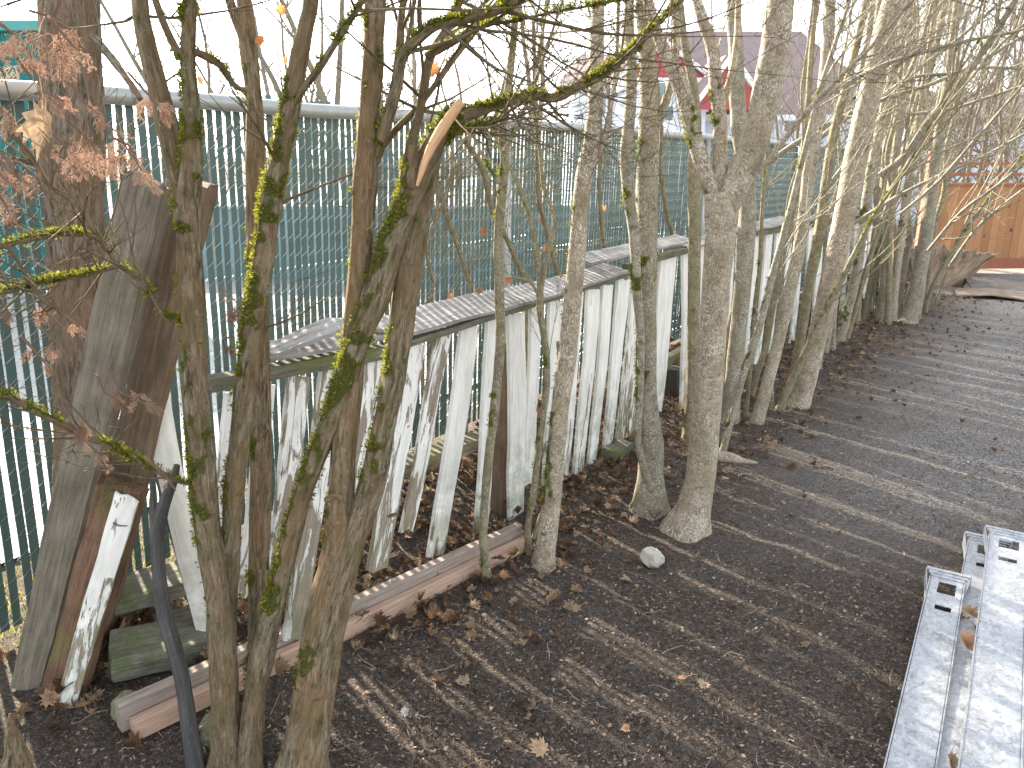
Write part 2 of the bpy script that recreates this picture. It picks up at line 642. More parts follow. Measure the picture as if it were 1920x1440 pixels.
for i in range(n + 1):
    s0 = SA + (i - 0.5) * PER
    zb = fz(s0) + 0.05
    H = RAILZ - 0.03 + fz(s0) * 0.2 - zb
    K = int(H / 0.037)
    pts = []
    for k in range(K + 1):
        z = zb + H * k / K
        side = k % 2
        cx = s0 + (PER if side else 0.0) - 0.05 * (RAILZ - z)
        pts.append(ln(cx, CCHAIN + (0.004 if side else -0.001), z))
        # bulge of the woven wire in front of (or behind) the slat
        if k < K:
            z2 = z + H / K * 0.5
            f = 0.0085 if side == 0 else -0.0065
            pts.append(ln(s0 + PER / 2 - 0.05 * (RAILZ - z2), CCHAIN + f, z2))
    thin_tube(mb, pts, 0.00165, 3)
mb.build('wire_mesh', M_wire, fence)

mb = MB()
pts = [ln(SA - 0.2 + i * 0.5, CCHAIN + 0.034, RAILZ + fz(SA + i * 0.5) * 0.2 - 0.012 * math.sin(i * 0.9) ** 2) for i in range(int((SB - SA) / 0.5) + 2)]
thin_tube(mb, pts, 0.030, 14, True)
mb.build('top_rail', M_pipe, fence, True)
for s0 in (-2.1, 1.16, 4.43, 7.72, 10.98):
    mb = MB()
    z1 = RAILZ + fz(s0) * 0.2
    thin_tube(mb, [ln(s0, CCHAIN + 0.045, fz(s0) - 0.1), ln(s0, CCHAIN + 0.045, z1 * 0.5), ln(s0, CCHAIN + 0.045, z1 - 0.025)], 0.033, 14, True)
    p = mb.build('post', M_pipe, fence, True)
    for zz in (0.3, 0.8, 1.3):
        mb = MB()
        thin_tube(mb, [ln(s0, CCHAIN + 0.045, zz), ln(s0, CCHAIN + 0.045, zz + 0.012)], 0.0355, 14, True)
        mb.build('tie_band', M_wire, p)

# ------------------------------------------------------------------ broken white picket fence
pf = thing('picket_fence', 'broken weathered white picket fence with peeling paint leaning among the trees', 'fence',
           ln(0, CPICK, 0))


def board(mb, A, B, wA, wB, th, nrm, seg=10, wear=0.5, warp=0.006, seed=0, tip=0.01):
    """flat board from A (foot) to B (top), widths wA, wB, thickness th, facing nrm, slightly warped, ragged ends"""
    z = (B - A).normalized()
    x = z.cross(nrm).normalized()
    y = x.cross(z)
    L = (B - A).length
    r = random.Random(seed)
    off = r.random() * 50
    b0 = len(mb.v)
    W = 4
    for k in range(seg + 1):
        f = k / seg
        w_ = wA + (wB - wA) * f
        w_ *= 1 + 0.10 * noise.noise(Vector((off, f * 5, 0)))
        bow = warp * math.sin(f * math.pi) * r.choice((1, 1)) + noise.noise(Vector((off + 3, f * 2.2, 0))) * warp
        for side in (0, 1):
            for j in range(W + 1):
                u = j / W - 0.5
                ex = 0
                if k == 0:
                    ex = -abs(noise.noise(Vector((off, u * 9, 2)))) * tip * 2.5
                if k == seg:
                    ex = noise.noise(Vector((off, u * 9, 4))) * tip
                edge = noise.noise(Vector((off + j, f * 14, 7))) * 0.0025
                p = A + z * (L * f + ex) + x * (u * w_ + edge) + y * (bow + (th / 2 if side else -th / 2) + 0.004 * math.cos(u * 3) * (1 if side else 1))
                mb.vert(p, bc=(u * w_ + off, side * th, L * f + off * 1.7), a=wear)
    row = 2 * (W + 1)
    for k in range(seg):
        for side in (0, 1):
            for j in range(W):
                a_ = b0 + k * row + side * (W + 1) + j
                q = (a_, a_ + 1, a_ + row + 1, a_ + row)
                mb.face(q if side == 0 else q[::-1])
        for j in (0, W):
            a_ = b0 + k * row + j
            q = (a_, a_ + row, a_ + row + W + 1, a_ + W + 1)
            mb.face(q if j == 0 else q[::-1])
    for k in (0, seg):
        for j in range(W):
            a_ = b0 + k * row + j
            q = (a_, a_ + 1, a_ + W + 2, a_ + W + 1)
            mb.face(q if k == seg else q[::-1])


# top px, top py, bottom px, bottom py, width px top, width px bottom, wear
PK = [(437, 735, 402, 1010, 34, 30, 0.10), (500, 722, 455, 1110, 30, 30, 0.05),
      (560, 706, 505, 1150, 48, 36, -0.16), (620, 685, 548, 1195, 44, 40, -0.08), (702, 660, 640, 1110, 40, 34, -0.05),
      (775, 640, 706, 1065, 48, 38, -0.02), (830, 622, 762, 990, 32, 24, -0.15), (880, 608, 816, 1040, 38, 32, 0.22),
      (924, 598, 897, 1020, 28, 24, 0.12), (965, 586, 966, 992, 36, 28, 0.30), (1003, 576, 987, 905, 22, 18, 0.30),
      (1042, 564, 1027, 900, 33, 22, 0.24), (1080, 553, 1052, 900, 26, 20, 0.1), (1112, 543, 1082, 885, 26, 18, 0.05),
      (1138, 534, 1109, 868, 22, 14, 0.35), (1168, 525, 1134, 862, 26, 15, 0.12), (1192, 518, 1158, 858, 18, 15, -0.05),
      (1206, 512, 1180, 835, 14, 12, 0.05), (1252, 478, 1228, 770, 36, 22, 0.25), (1284, 468, 1281, 765, 13, 11, 0.30),
      (1318, 462, 1300, 745, 20, 16, 0.2), (1342, 455, 1325, 730, 18, 14, 0.1), (1368, 448, 1352, 715, 17, 14, 0.2),
      (1393, 442, 1375, 705, 16, 14, 0.25), (1420, 438, 1396, 690, 17, 13, 0.35), (1441, 434, 1418, 680, 14, 12, 0.3),
      (1461, 429, 1440, 660, 13, 11, 0.3), (1480, 426, 1463, 650, 11, 10, 0.15), (1502, 424, 1484, 640, 11, 9, 0.25),
      (1520, 420, 1505, 630, 10, 9, 0.1), (1540, 418, 1524, 615, 10, 8, 0.3), (1558, 414, 1541, 605, 9, 8, 0.2),
      (1575, 412, 1560, 598, 8, 7, 0.3), (1590, 409, 1577, 590, 8, 7, 0.2), (1606, 408, 1592, 585, 8, 7, 0.3),
      (1612, 478, 1629, 580, 11, 10, 0.4), (1632, 405, 1622, 575, 7, 6, 0.2), (1645, 404, 1636, 568, 6, 6, 0.2)]
for i, (tx, ty, bx, by, wt, wb, wear) in enumerate(PK):
    c = CPICK + (0.0 if i % 2 else -0.004)
    A = LP(bx, by, c + 0.03)
    B = LP(tx, ty, c)
    k = abs(NN.y * ray(tx, ty).x - NN.x * ray(tx, ty).y)   # foreshortening of the fence plane
    def width(p, wpx):
        a_, b_ = LP(p[0] - wpx / 2, p[1], c), LP(p[0] + wpx / 2, p[1], c)
        return (a_ - b_).length * 0.86
    mb = MB()
    board(mb, A, B, width((bx, by), wb), width((tx, ty), wt), 0.017, NN, 14, (0.30 if i < 8 else 0.22) - wear, 0.008, i * 7 + 1, 0.014)
    mb.build('picket', M_paint, pf)

# upper rail: weathered 2x4s under the cap
def railpiece(name, p, q, dz, c0, c1, th, hh, mat, seed):
    A = LP(p[0], p[1], c0); B = LP(q[0], q[1], c1)
    mb = MB()
    mb.box(frame(A, B), th, hh, (B - A).length, seg=14, jit=0.006)
    return mb.build(name, mat, pf)


railpiece('rail', (385, 722), (752, 652), 0, CPICK + 0.02, CPICK + 0.03, 0.06, 0.042, M_rail, 1)
railpiece('rail', (752, 645), (1180, 512), 0, CPICK + 0.02, CPICK + 0.02, 0.05, 0.022, M_rail, 2)
railpiece('rail', (1175, 500), (1300, 465), 0, CPICK + 0.02, CPICK + 0.02, 0.05, 0.03, M_rail, 3)
railpiece('rail', (1400, 440), (1650, 402), 0, CPICK + 0.02, CPICK + 0.02, 0.05, 0.04, M_rail, 4)
railpiece('lower_rail', (735, 882), (905, 822), 0, CPICK - 0.10, CPICK - 0.10, 0.10, 0.05, M_rail, 5)
railpiece('lower_rail', (1060, 770), (1290, 655), 0, CPICK - 0.06, CPICK - 0.06, 0.06, 0.06, M_rail, 6)
railpiece('lower_rail', (1400, 610), (1640, 520), 0, CPICK - 0.06, CPICK - 0.06, 0.06, 0.06, M_rail, 7)


def cap(fr, wd, tilt, lift, mat=M_cap, seed=0, c=CPICK + 0.055):
    """cap board: fr = list of image points of its front edge"""
    mb = MB()
    P = [LP(x, y, c) for x, y in fr]
    N = 26
    L = [0]
    for a_, b_ in zip(P, P[1:]):
        L.append(L[-1] + (b_ - a_).length)
    rows = []
    for k in range(N + 1):
        t = L[-1] * k / N
        j = 0
        while j < len(L) - 2 and t > L[j + 1]:
            j += 1
        f = (t - L[j]) / (L[j + 1] - L[j])
        p = P[j].lerp(P[j + 1], f)
        lf = lift(k / N) if lift else 0
        row = []
        W = 6
        for side in (0, 1):
            for i in range(W + 1):
                u = i / W
                wob = noise.noise(Vector((seed + k * 0.3, u * 3, 0))) * 0.006
                e = noise.noise(Vector((seed + k * 0.8, i * 3, 5))) * 0.003 if i in (0, W) else 0
                end = noise.noise(Vector((seed, u * 7, k))) * 0.02 if k in (0, N) else 0
                q = p - NN * (u * wd + e) + Vector((0, 0, u * tilt + lf * (0.3 + u) + wob - side * 0.012)) + D * end
                row.append(mb.vert(q, bc=(u * wd + seed, side * 0.1, t + seed), a=0))
        rows.append(row)
    W = 6
    for k in range(N):
        a_, b_ = rows[k], rows[k + 1]
        for i in range(W):
            mb.face((a_[i], b_[i], b_[i + 1], a_[i + 1]))
            mb.face((a_[W + 1 + i], a_[W + 2 + i], b_[W + 2 + i], b_[W + 1 + i]))
        mb.face((a_[0], a_[W + 1], b_[W + 1], b_[0]))
        mb.face((a_[W], b_[W], b_[2 * W + 1], a_[2 * W + 1]))
    for k in (0, N):
        a_ = rows[k]
        for i in range(W):
            mb.face((a_[i], a_[i + 1], a_[W + 2 + i], a_[W + 1 + i]))
    mb.build('cap_board', mat, pf)


cap([(505, 672), (650, 648), (760, 622)], 0.10, 0.03, None, M_cap, 5)
cap([(512, 664), (560, 650), (640, 620), (735, 618)], 0.06, 0.01, lambda t: 0.02 * math.sin(t * 3), M_cap, 15)
cap([(752, 628), (890, 592), (1030, 556), (1180, 505)], 0.155, 0.045, lambda t: -0.008 + 0.01 * math.sin(t * 5), M_cap, 2)
cap([(1110, 494), (1180, 478), (1300, 452)], 0.11, 0.02, lambda t: 0.012, M_cap, 9)
cap([(1296, 464), (1415, 432)], 0.11, 0.02, None, M_cap, 11)
cap([(1385, 436), (1440, 427), (1490, 415)], 0.12, 0.03, lambda t: 0.01, M_cap, 21)
cap([(1470, 424), (1580, 402), (1650, 396)], 0.12, 0.02, None, M_cap, 31)
# a brown stub post behind the pickets
mb = MB()
A, B = LP(935, 1000, CPICK - 0.05), LP(946, 640, CPICK - 0.05)
mb.box(frame(A, B), 0.07, 0.06, (B - A).length, seg=6, jit=0.003)
mb.build('post', M_post2, pf)
mb = MB()
A, B = LP(1262, 860, CPICK - 0.12), LP(1262, 690, CPICK - 0.12)
mb.box(frame(A, B), 0.09, 0.09, (B - A).length, seg=6, jit=0.006)
mb.build('post', M_dark, pf)

# ------------------------------------------------------------------ trees
def smooth_path(P, step):
    """Catmull-Rom through [(Vector, r)] with about `step` metres between samples"""
    out = []
    n = len(P)
    for i in range(n - 1):
        p0 = P[max(i - 1, 0)]; p1 = P[i]; p2 = P[i + 1]; p3 = P[min(i + 2, n - 1)]
        L = (p2[0] - p1[0]).length
        k = max(1, int(math.ceil(L / step)))
        for j in range(k):
            t = j / k
            t2, t3 = t * t, t * t * t
            q = 0.5 * ((2 * p1[0]) + (p2[0] - p0[0]) * t + (2 * p0[0] - 5 * p1[0] + 4 * p2[0] - p3[0]) * t2
                       + (3 * p1[0] - p0[0] - 3 * p2[0] + p3[0]) * t3)
            r = p1[1] + (p2[1] - p1[1]) * (t2 * (3 - 2 * t))
            out.append((q, r))
    out.append(P[-1])
    return out


def trunk_tube(mb, path, ring=28, style='smooth', seed=0.0, moss=None, cap=True, lump=0.05):
    nP = len(path)
    up = Vector((0.31, 0.77, 0.25)).normalized()
    b0 = len(mb.v)
    v = 0
    d = (path[1][0] - path[0][0]).normalized()
    x = (up - d * up.dot(d)).normalized()
    info = []
    for i, (p, r) in enumerate(path):
        if i == 0:
            t = path[1][0] - p
        elif i == nP - 1:
            t = p - path[-2][0]
        else:
            t = path[i + 1][0] - path[i - 1][0]
        t = t.normalized()
        gh = p.z - gz(p.x, p.y) if r > 0.008 and i < nP // 2 and p.z < 0.3 else None
        x = (x - t * x.dot(t)).normalized()
        y = t.cross(x)
        if i:
            v += (p - path[i - 1][0]).length
        for k in range(ring):
            an = 2 * math.pi * k / ring
            ca, sa = math.cos(an), math.sin(an)
            q = Vector((ca * r, sa * r, v))
            s = Vector((seed, seed * 0.7, 0))
            dr = noise.noise(Vector((ca * 1.1, sa * 1.1, v * 5)) + s) * lump * r
            if style == 'fibre':
                rg = 1 - abs(noise.noise(Vector((q.x * 75, q.y * 75, v * 5)) + s)) * 2
                dr += (rg - 0.6) * min(0.0045, r * 0.16) + noise.noise(Vector((q.x * 30, q.y * 30, v * 6)) + s) * min(0.005, r * 0.2) + noise.noise(Vector((0, 0, v * 11)) + s) * r * 0.10
            elif style == 'furrow':
                wv = noise.noise(Vector((3, 0, v * 9)) + s) * 0.02
                rg = 1 - abs(noise.noise(Vector(((q.x + wv) * 65, (q.y + wv) * 65, v * 6.5)) + s)) * 2.2
                dr += (rg - 0.6) * 0.0065
            else:
                dr += noise.noise(Vector((q.x * 22, q.y * 22, v * 12)) + s) * 0.0025 + noise.noise(q * 60 + s) * 0.0008
            if gh is not None and gh < 0.22:
                dr += r * math.exp(-max(0.0, gh) / 0.055) * (0.22 + 0.55 * max(0, noise.noise(Vector((ca * 1.7 + seed, sa * 1.7, 4)))))
            P_ = p + (x * ca + y * sa) * (r + dr)
            m = 0.0
            if moss:
                m = moss(P_, (x * ca + y * sa), v)
                if m > 0.62:
                    info.append((P_, (x * ca + y * sa), m))
            mb.vert(P_, bc=(q.x + seed * 3, q.y, v), a=m)
    for i in range(nP - 1):
        for k in range(ring):
            k2 = (k + 1) % ring
            mb.face((b0 + i * ring + k, b0 + i * ring + k2, b0 + (i + 1) * ring + k2, b0 + (i + 1) * ring + k))
    if cap:
        e = b0 + (nP - 1) * ring
        mb.face([e + k for k in range(ring)])
    return info


def moss_tufts(mb, info, rate, seed=0, size=0.007):
    r = random.Random(seed)
    for (p, nrm, m) in info:
        for _ in range(rate if m > 0.8 else max(1, rate // 2)):
            if r.random() > (m - 0.5) * 2.2:
                continue
            o = Vector((r.gauss(0, 1), r.gauss(0, 1), r.gauss(0, 1)))
            base = p + o * 0.004
            c = r.random()
            col = (0.09 + 0.30 * c, 0.10 + 0.29 * c, 0.015 + 0.03 * c)
            for _ in range(3):
                dr = (nrm * 1.0 + Vector((r.gauss(0, .6), r.gauss(0, .6), r.gauss(0.15, .6)))).normalized()
                sd_ = dr.cross(Vector((r.gauss(0, 1), r.gauss(0, 1), r.gauss(0, 1)))).normalized()
                L = size * r.uniform(0.5, 1.5)
                w_ = size * 0.22
                a_ = mb.vert(base - sd_ * w_, col=col)
                b_ = mb.vert(base + sd_ * w_, col=col)
                c_ = mb.vert(base + dr * L, col=col)
                mb.face((a_, b_, c_))


def mossfn(th, seed, side=Vector((-0.7, 0.2, 0.55)), sc=7.0, zlo=0.0, zhi=9.0, bias=0.28):
    side = side.normalized()

    def f(P_, nrm, v):
        n_ = noise.noise(P_ * sc + Vector((seed, 0, 0))) * 0.55 + noise.noise(P_ * sc * 5 + Vector((0, seed, 0))) * 0.62
        e = 0.5 + n_ + nrm.dot(side) * bias - th
        if P_.z < zlo:
            e -= (zlo - P_.z) * 2.5
        if P_.z > zhi:
            e -= (P_.z - zhi) * 2.5
        return max(0.0, min(1.0, 0.5 + e * 2.0))
    return f


def limb_path(spec, Ya, Yb, step=0.02, ext=0.0):
    """spec: (px,py,width px); world depth goes Ya->Yb along it"""
    L = [0]
    for a_, b_ in zip(spec, spec[1:]):
        L.append(L[-1] + math.hypot(b_[0] - a_[0], b_[1] - a_[1]))
    P = []
    for l, (x, y, w_) in zip(L, spec):
        p = at(x, y, Ya + (Yb - Ya) * l / L[-1])
        P.append((p, w_ / 2 * pxm(p) * 0.93))
    if ext:
        d = (P[-1][0] - P[-2][0]).normalized()
        for k in (1, 2, 3):
            P.append((P[-1][0] + (d + Vector((rnd.uniform(-.12, .12), rnd.uniform(-.12, .12), 0.05))).normalized() * ext / 3, P[-1][1] * 0.72))
    return smooth_path(P, step)


def twig(mb, p, d, L, r, depth, rs, tropism=Vector((0, 0, 0.05)), wob=0.16, nseg=None, side=0.45, curve=None):
    nseg = nseg or max(3, int(L / 0.06))
    pts = [p.copy()]
    dd = d.normalized()
    for i in range(nseg):
        dd = (dd + Vector((rs.gauss(0, wob), rs.gauss(0, wob), rs.gauss(0, wob))) * 0.5 + tropism).normalized()
        pts.append(pts[-1] + dd * (L / nseg))
    rad = [max(0.0007, r * (1 - 0.75 * i / nseg)) for i in range(nseg + 1)]
    thin_tube(mb, pts, rad, 5 if r > 0.003 else (4 if r > 0.0016 else 3), v0=rs.random() * 20)
    if depth > 0:
        k = rs.randint(2, 4) if depth > 1 else rs.randint(2, 5)
        for _ in range(k):
            i = rs.randint(max(1, nseg // 5), nseg)
            ax = Vector((rs.gauss(0, 1), rs.gauss(0, 1), rs.gauss(0, 1))).normalized()
            base = (pts[i] - pts[i - 1]).normalized()
            nd = (base + ax * rs.uniform(0.5, 1.0) * side * 2).normalized()
            twig(mb, pts[i], nd, L * rs.uniform(0.3, 0.6), rad[i] * 0.65, depth - 1, rs, tropism, wob, None, side)
    return pts


def tree(name, label, cat, base, limbs, mat, style, group=None, twigs=None, moss=None, ring=28, tuft=4, seed=1,
         step=0.018, tsize=0.007, lump=0.05):
    """limbs: list of (part name, spec, Ya, Yb, ext, mossy?)"""
    t = thing(name, label, cat, base, group)
    paths = []
    allm = []
    for i, L in enumerate(limbs):
        nm, spec, Ya, Yb = L[:4]
        ext = L[4] if len(L) > 4 else 0
        mfn = L[5] if len(L) > 5 else moss
        st = L[6] if len(L) > 6 else style
        mt = L[7] if len(L) > 7 else mat
        path = limb_path(spec, Ya, Yb, step, ext)
        mb = MB()
        rg = ring if path[0][1] > 0.012 else max(8, ring // 2)
        inf = trunk_tube(mb, path, rg, st, seed + i * 3.7, mfn, True, lump)
        o = mb.build(nm, mt, t, True)
        allm += inf
        paths.append(path)
    if allm:
        mb = MB()
        moss_tufts(mb, allm, tuft, seed, tsize)
        if mb.v:
            mb.build('moss', M_moss, t)['kind'] = 'stuff'
    if twigs:
        mb = MB()
        rs = random.Random(seed * 13 + 5)
        for (li, cnt, f0, f1, L0, L1, r0, dr, depth) in twigs:
            path = paths[li]
            for _ in range(cnt):
                i = int(len(path) * rs.uniform(f0, f1)) - 1
                i = max(1, min(len(path) - 1, i))
                p, r = path[i]
                tg = (p - path[i - 1][0]).normalized()
                ax = Vector((rs.gauss(0, 1), rs.gauss(0, 1), rs.gauss(0, 1))).normalized()
                d = (tg * 0.5 + ax * 0.7 + Vector(dr)).normalized()
                twig(mb, p, d, rs.uniform(L0, L1), min(r * 0.6, r0 * rs.uniform(0.6, 1.2)), depth, rs)
        if mb.v:
            mb.build('crown', mat, t, True)
    return t, paths


mA = mossfn(0.80, 3.0)
mB = mossfn(0.63, 11.0, zlo=0.45)
mC = mossfn(0.70, 21.0, zlo=0.65)
mD = mossfn(0.52, 31.0, zlo=0.5)
mE = mossfn(0.48, 41.0, side=Vector((-0.2, 0, 1)), sc=9, bias=0.35)

# A: thick furrowed trunk between the two fences
Ab = at(150, 1010, 2.35)
tree('maple_tree', 'thick furrowed tree trunk behind the two dark timbers leaning at the left', 'tree', (Ab.x, Ab.y, 0),
     [('trunk', [(168, 1240, 120), (160, 1000, 112), (152, 740, 100), (146, 560, 104), (140, 400, 108), (136, 240, 118), (132, 100, 112), (126, -30, 112)], 2.35, 2.5, 1.5),
      ('limb', [(175, 70, 16), (210, 110, 14), (240, 150, 12), (262, 185, 9)], 2.4, 2.2),
      ('limb', [(100, 0, 22), (85, 60, 18), (78, 100, 10), (50, 60, 8)], 2.3, 2.1)],
     M_furrow, 'furrow', twigs=[(0, 14, 0.6, 1, 0.25, 0.7, 0.006, (0, -0.3, 0), 2)], ring=72, seed=4, step=0.012, lump=0.04)

# B: many-stemmed mossy clump in the left foreground
Bb = G(430, 1425)
YB = Bb.y
tree('cedar_tree', 'many stemmed mossy cedar clump in the left foreground, in front of the broken fence', 'tree', Bb,
     [('trunk', [(428, 1475, 62), (424, 1380, 56), (418, 1240, 52), (404, 1090, 50), (386, 960, 48), (372, 800, 46), (362, 640, 44), (356, 500, 46), (352, 410, 52), (350, 365, 46), (349, 335, 24), (349, 318, 6)], YB - 0.02, YB + 0.02, 0, mB),
      ('limb', [(352, 410, 34), (342, 365, 46), (328, 310, 46), (308, 220, 42), (286, 130, 38), (266, 40, 36), (256, -30, 34)], YB + 0.02, YB + 0.10, 1.0, mA),
      ('limb', [(350, 410, 34), (355, 355, 40), (360, 290, 37), (358, 200, 32), (352, 120, 28), (355, 40, 27), (356, -30, 26)], YB + 0.02, YB + 0.0, 1.0, mB),
      ('limb', [(349, 120, 17), (328, 90, 17), (305, 40, 16), (285, -20, 15)], YB + 0.0, YB - 0.03, 0.5, mA),
      ('stem', [(428, 1300, 34), (426, 1190, 38), (430, 1060, 40), (438, 940, 40), (448, 830, 40), (462, 720, 42), (474, 620, 44), (488, 520, 42), (500, 430, 40), (512, 360, 44), (528, 290, 40), (542, 220, 38), (558, 130, 34), (574, 50, 30), (586, -30, 28)], YB + 0.03, YB + 0.12, 1.0, mD),
      ('limb', [(548, 200, 18), (570, 165, 16), (600, 125, 15), (632, 75, 14), (668, 20, 12)], YB + 0.1, YB + 0.0, 0.4, mD),
      ('limb', [(462, 170, 10), (440, 160, 12), (415, 125, 13), (390, 108, 15), (368, 98, 14)], YB + 0.15, YB + 0.0, 0, mE),
      ('stem', [(478, 1440, 26), (480, 1250, 36), (486, 1050, 40), (490, 850, 40), (488, 650, 38), (480, 470, 37), (478, 330, 36), (476, 200, 35), (466, 90, 34), (456, -30, 30)], YB + 0.10, YB + 0.30, 1.0, mA, 'fibre', M_cedar2),
      ('limb', [(462, 80, 22), (446, 40, 20), (428, -10, 18)], YB + 0.28, YB + 0.3, 0.4, mA),
      ('stem', [(462, 1475, 46), (474, 1340, 44), (490, 1240, 44), (516, 1120, 40), (545, 1010, 38), (572, 920, 36), (604, 830, 40), (640, 735, 42), (672, 640, 48), (704, 560, 54), (730, 470, 56), (760, 390, 52), (788, 320, 46), (815, 265, 38), (848, 205, 22)], YB - 0.03, YB + 0.1, 0, mD),
      ('stub', [(612, 938, 14), (630, 930, 12), (640, 936, 8)], YB - 0.03, YB - 0.05),
      ('branch', [(352, 908, 6), (330, 900, 10), (285, 878, 11), (240, 850, 12), (205, 835, 13), (160, 818, 14), (110, 792, 14), (60, 768, 14), (20, 745, 14), (-40, 735, 14)], YB - 0.02, YB - 0.35, 0, mE),
      ('branch', [(345, 600, 14), (312, 592, 11), (285, 552, 13), (250, 515, 12), (215, 492, 12), (188, 450, 14), (150, 438, 13), (100, 440, 13), (55, 448, 14), (0, 462, 15), (-50, 475, 15)], YB + 0.02, YB - 0.25, 0, mE),
      ('branch', [(215, 500, 9), (160, 515, 10), (100, 524, 11), (40, 540, 11), (-40, 560, 12)], YB - 0.1, YB - 0.3, 0, mE),
      ('branch', [(200, 470, 12), (170, 420, 11), (140, 375, 10), (95, 350, 9), (60, 300, 9), (20, 250, 9), (-30, 220, 9)], YB - 0.1, YB - 0.2, 0),
      ('branch', [(110, 580, 8), (80, 560, 10), (50, 520, 9), (20, 470, 7), (-30, 440, 7)], YB - 0.2, YB - 0.3, 0)],
     M_cedar, 'fibre', twigs=[(1, 10, 0.2, 1, 0.12, 0.45, 0.004, (0, -0.2, 0), 2), (2, 8, 0.2, 1, 0.12, 0.4, 0.004, (0.2, 0, 0), 2),
                              (4, 12, 0.45, 1, 0.12, 0.45, 0.004, (0, 0, 0.1), 2), (5, 14, 0.3, 1, 0.15, 0.5, 0.004, (0.2, 0, 0.2), 2),
                              (11, 14, 0.1, 1, 0.06, 0.22, 0.0028, (0, -0.2, 0), 2), (12, 16, 0.1, 1, 0.08, 0.28, 0.0028, (0, -0.2, 0), 2),
                              (13, 10, 0.1, 1, 0.06, 0.22, 0.0028, (0, 0, -0.1), 2), (14, 22, 0.1, 1, 0.08, 0.28, 0.0028, (0, -0.1, 0.1), 2),
                              (15, 10, 0.1, 1, 0.06, 0.22, 0.0028, (0, -0.2, 0), 2), (7, 6, 0.4, 1, 0.1, 0.3, 0.003, (0, 0, 0), 1)],
     ring=30, tuft=4, seed=2, step=0.014)

# C: brown fibrous twin trunk
Cb = G(572, 1450)
tree('cedar_tree', 'brown fibrous twin trunked cedar with a mossy side limb and a pale snapped branch', 'tree', Cb,
     [('trunk', [(566, 1475, 92), (574, 1400, 84), (590, 1290, 82), (604, 1200, 84), (622, 1120, 82), (636, 1060, 78), (640, 1000, 66), (640, 930, 52), (644, 840, 50), (654, 745, 50), (664, 640, 52), (674, 540, 50), (680, 430, 46), (686, 320, 48), (694, 220, 46), (700, 120, 44), (703, 40, 44), (706, -30, 42)], Cb.y - 0.02, Cb.y + 0.22, 1.2, mA, 'fibre', M_cedar2),
      ('trunk', [(624, 1120, 60), (650, 1050, 56), (678, 970, 52), (700, 900, 50), (716, 820, 48), (730, 745, 46), (744, 660, 46), (754, 590, 50), (764, 520, 52), (776, 450, 52), (790, 380, 46), (804, 325, 36), (818, 285, 26), (838, 235, 20), (862, 196, 16)], Cb.y + 0.02, Cb.y + 0.2, 0, mC),
      ('limb', [(704, 300, 24), (724, 230, 24), (744, 160, 24), (752, 110, 24), (780, 75, 24), (815, 50, 22), (850, 42, 20), (890, 32, 20), (930, 20, 17), (975, -5, 15)], Cb.y + 0.17, Cb.y + 0.0, 0.6, mE),
      ('limb', [(716, 260, 16), (735, 180, 16), (748, 110, 15), (752, 40, 15), (760, -20, 14)], Cb.y + 0.18, Cb.y + 0.28, 0.6, mC),
      ('limb', [(742, 440, 26), (760, 330, 20), (776, 260, 18), (792, 185, 18), (805, 110, 16), (835, 55, 15), (860, 10, 13), (880, -30, 12)], Cb.y + 0.16, Cb.y + 0.28, 0.6, mC),
      ('limb', [(716, 275, 15), (745, 240, 14), (780, 205, 13), (815, 160, 12), (850, 110, 12), (890, 60, 11), (930, 10, 10), (950, -30, 10)], Cb.y + 0.2, Cb.y + 0.35, 0.4, mC),
      ('stub', [(765, 350, 26), (772, 310, 22), (776, 272, 20)], Cb.y + 0.1, Cb.y + 0.1, 0, mD),
      ('splintered_wood', [(782, 348, 6), (796, 306, 13), (812, 272, 19), (828, 246, 22), (846, 218, 21), (866, 190, 17)], Cb.y + 0.055, Cb.y + 0.05, 0, None, 'fibre', M_fresh),
      ('splintered_wood', [(752, 350, 8), (758, 310, 12), (768, 260, 10), (778, 225, 4)], Cb.y + 0.12, Cb.y + 0.12, 0, None, 'fibre', M_cedar2),
      ('limb', [(830, 260, 26), (862, 222, 26), (905, 205, 24), (955, 190, 21), (1000, 180, 20), (1040, 184, 20), (1080, 165, 18), (1125, 142, 18), (1165, 112, 16), (1195, 85, 14), (1220, 58, 10), (1255, 25, 8), (1290, -15, 7)], Cb.y + 0.15, Cb.y + 0.35, 0.5, mE),
      ('limb', [(850, 250, 12), (890, 238, 10), (930, 228, 9), (960, 205, 7), (990, 190, 5)], Cb.y + 0.14, Cb.y + 0.1, 0, mE),
      ('limb', [(800, 105, 16), (840, 85, 12), (880, 62, 10), (920, 45, 9), (960, 40, 7)], Cb.y + 0.2, Cb.y + 0.1, 0.3, mE),
      ('stub', [(704, 900, 14), (716, 888, 9), (722, 882, 5)], Cb.y + 0.0, Cb.y - 0.03),
      ('stub', [(730, 968, 8), (746, 962, 6)], Cb.y + 0.03, Cb.y + 0.0)],
     M_cedar, 'fibre', twigs=[(0, 8, 0.75, 1, 0.2, 0.6, 0.005, (-0.1, 0, 0), 2), (2, 22, 0.2, 1, 0.2, 0.6, 0.0045, (0.1, 0, 0.1), 3),
                              (3, 12, 0.2, 1, 0.2, 0.6, 0.004, (0, 0, 0.2), 2), (4, 20, 0.2, 1, 0.2, 0.6, 0.0045, (0.1, 0, 0), 2),
                              (5, 14, 0.2, 1, 0.2, 0.6, 0.004, (0.1, 0, 0), 3), (9, 44, 0.05, 1, 0.15, 0.5, 0.004, (0.05, 0, 0.15), 2),
                              (10, 14, 0.2, 1, 0.1, 0.4, 0.003, (0.2, 0, -0.05), 2), (11, 14, 0.2, 1, 0.15, 0.5, 0.003, (0.1, 0, 0), 3)],
     ring=34, tuft=4, seed=7, step=0.014)

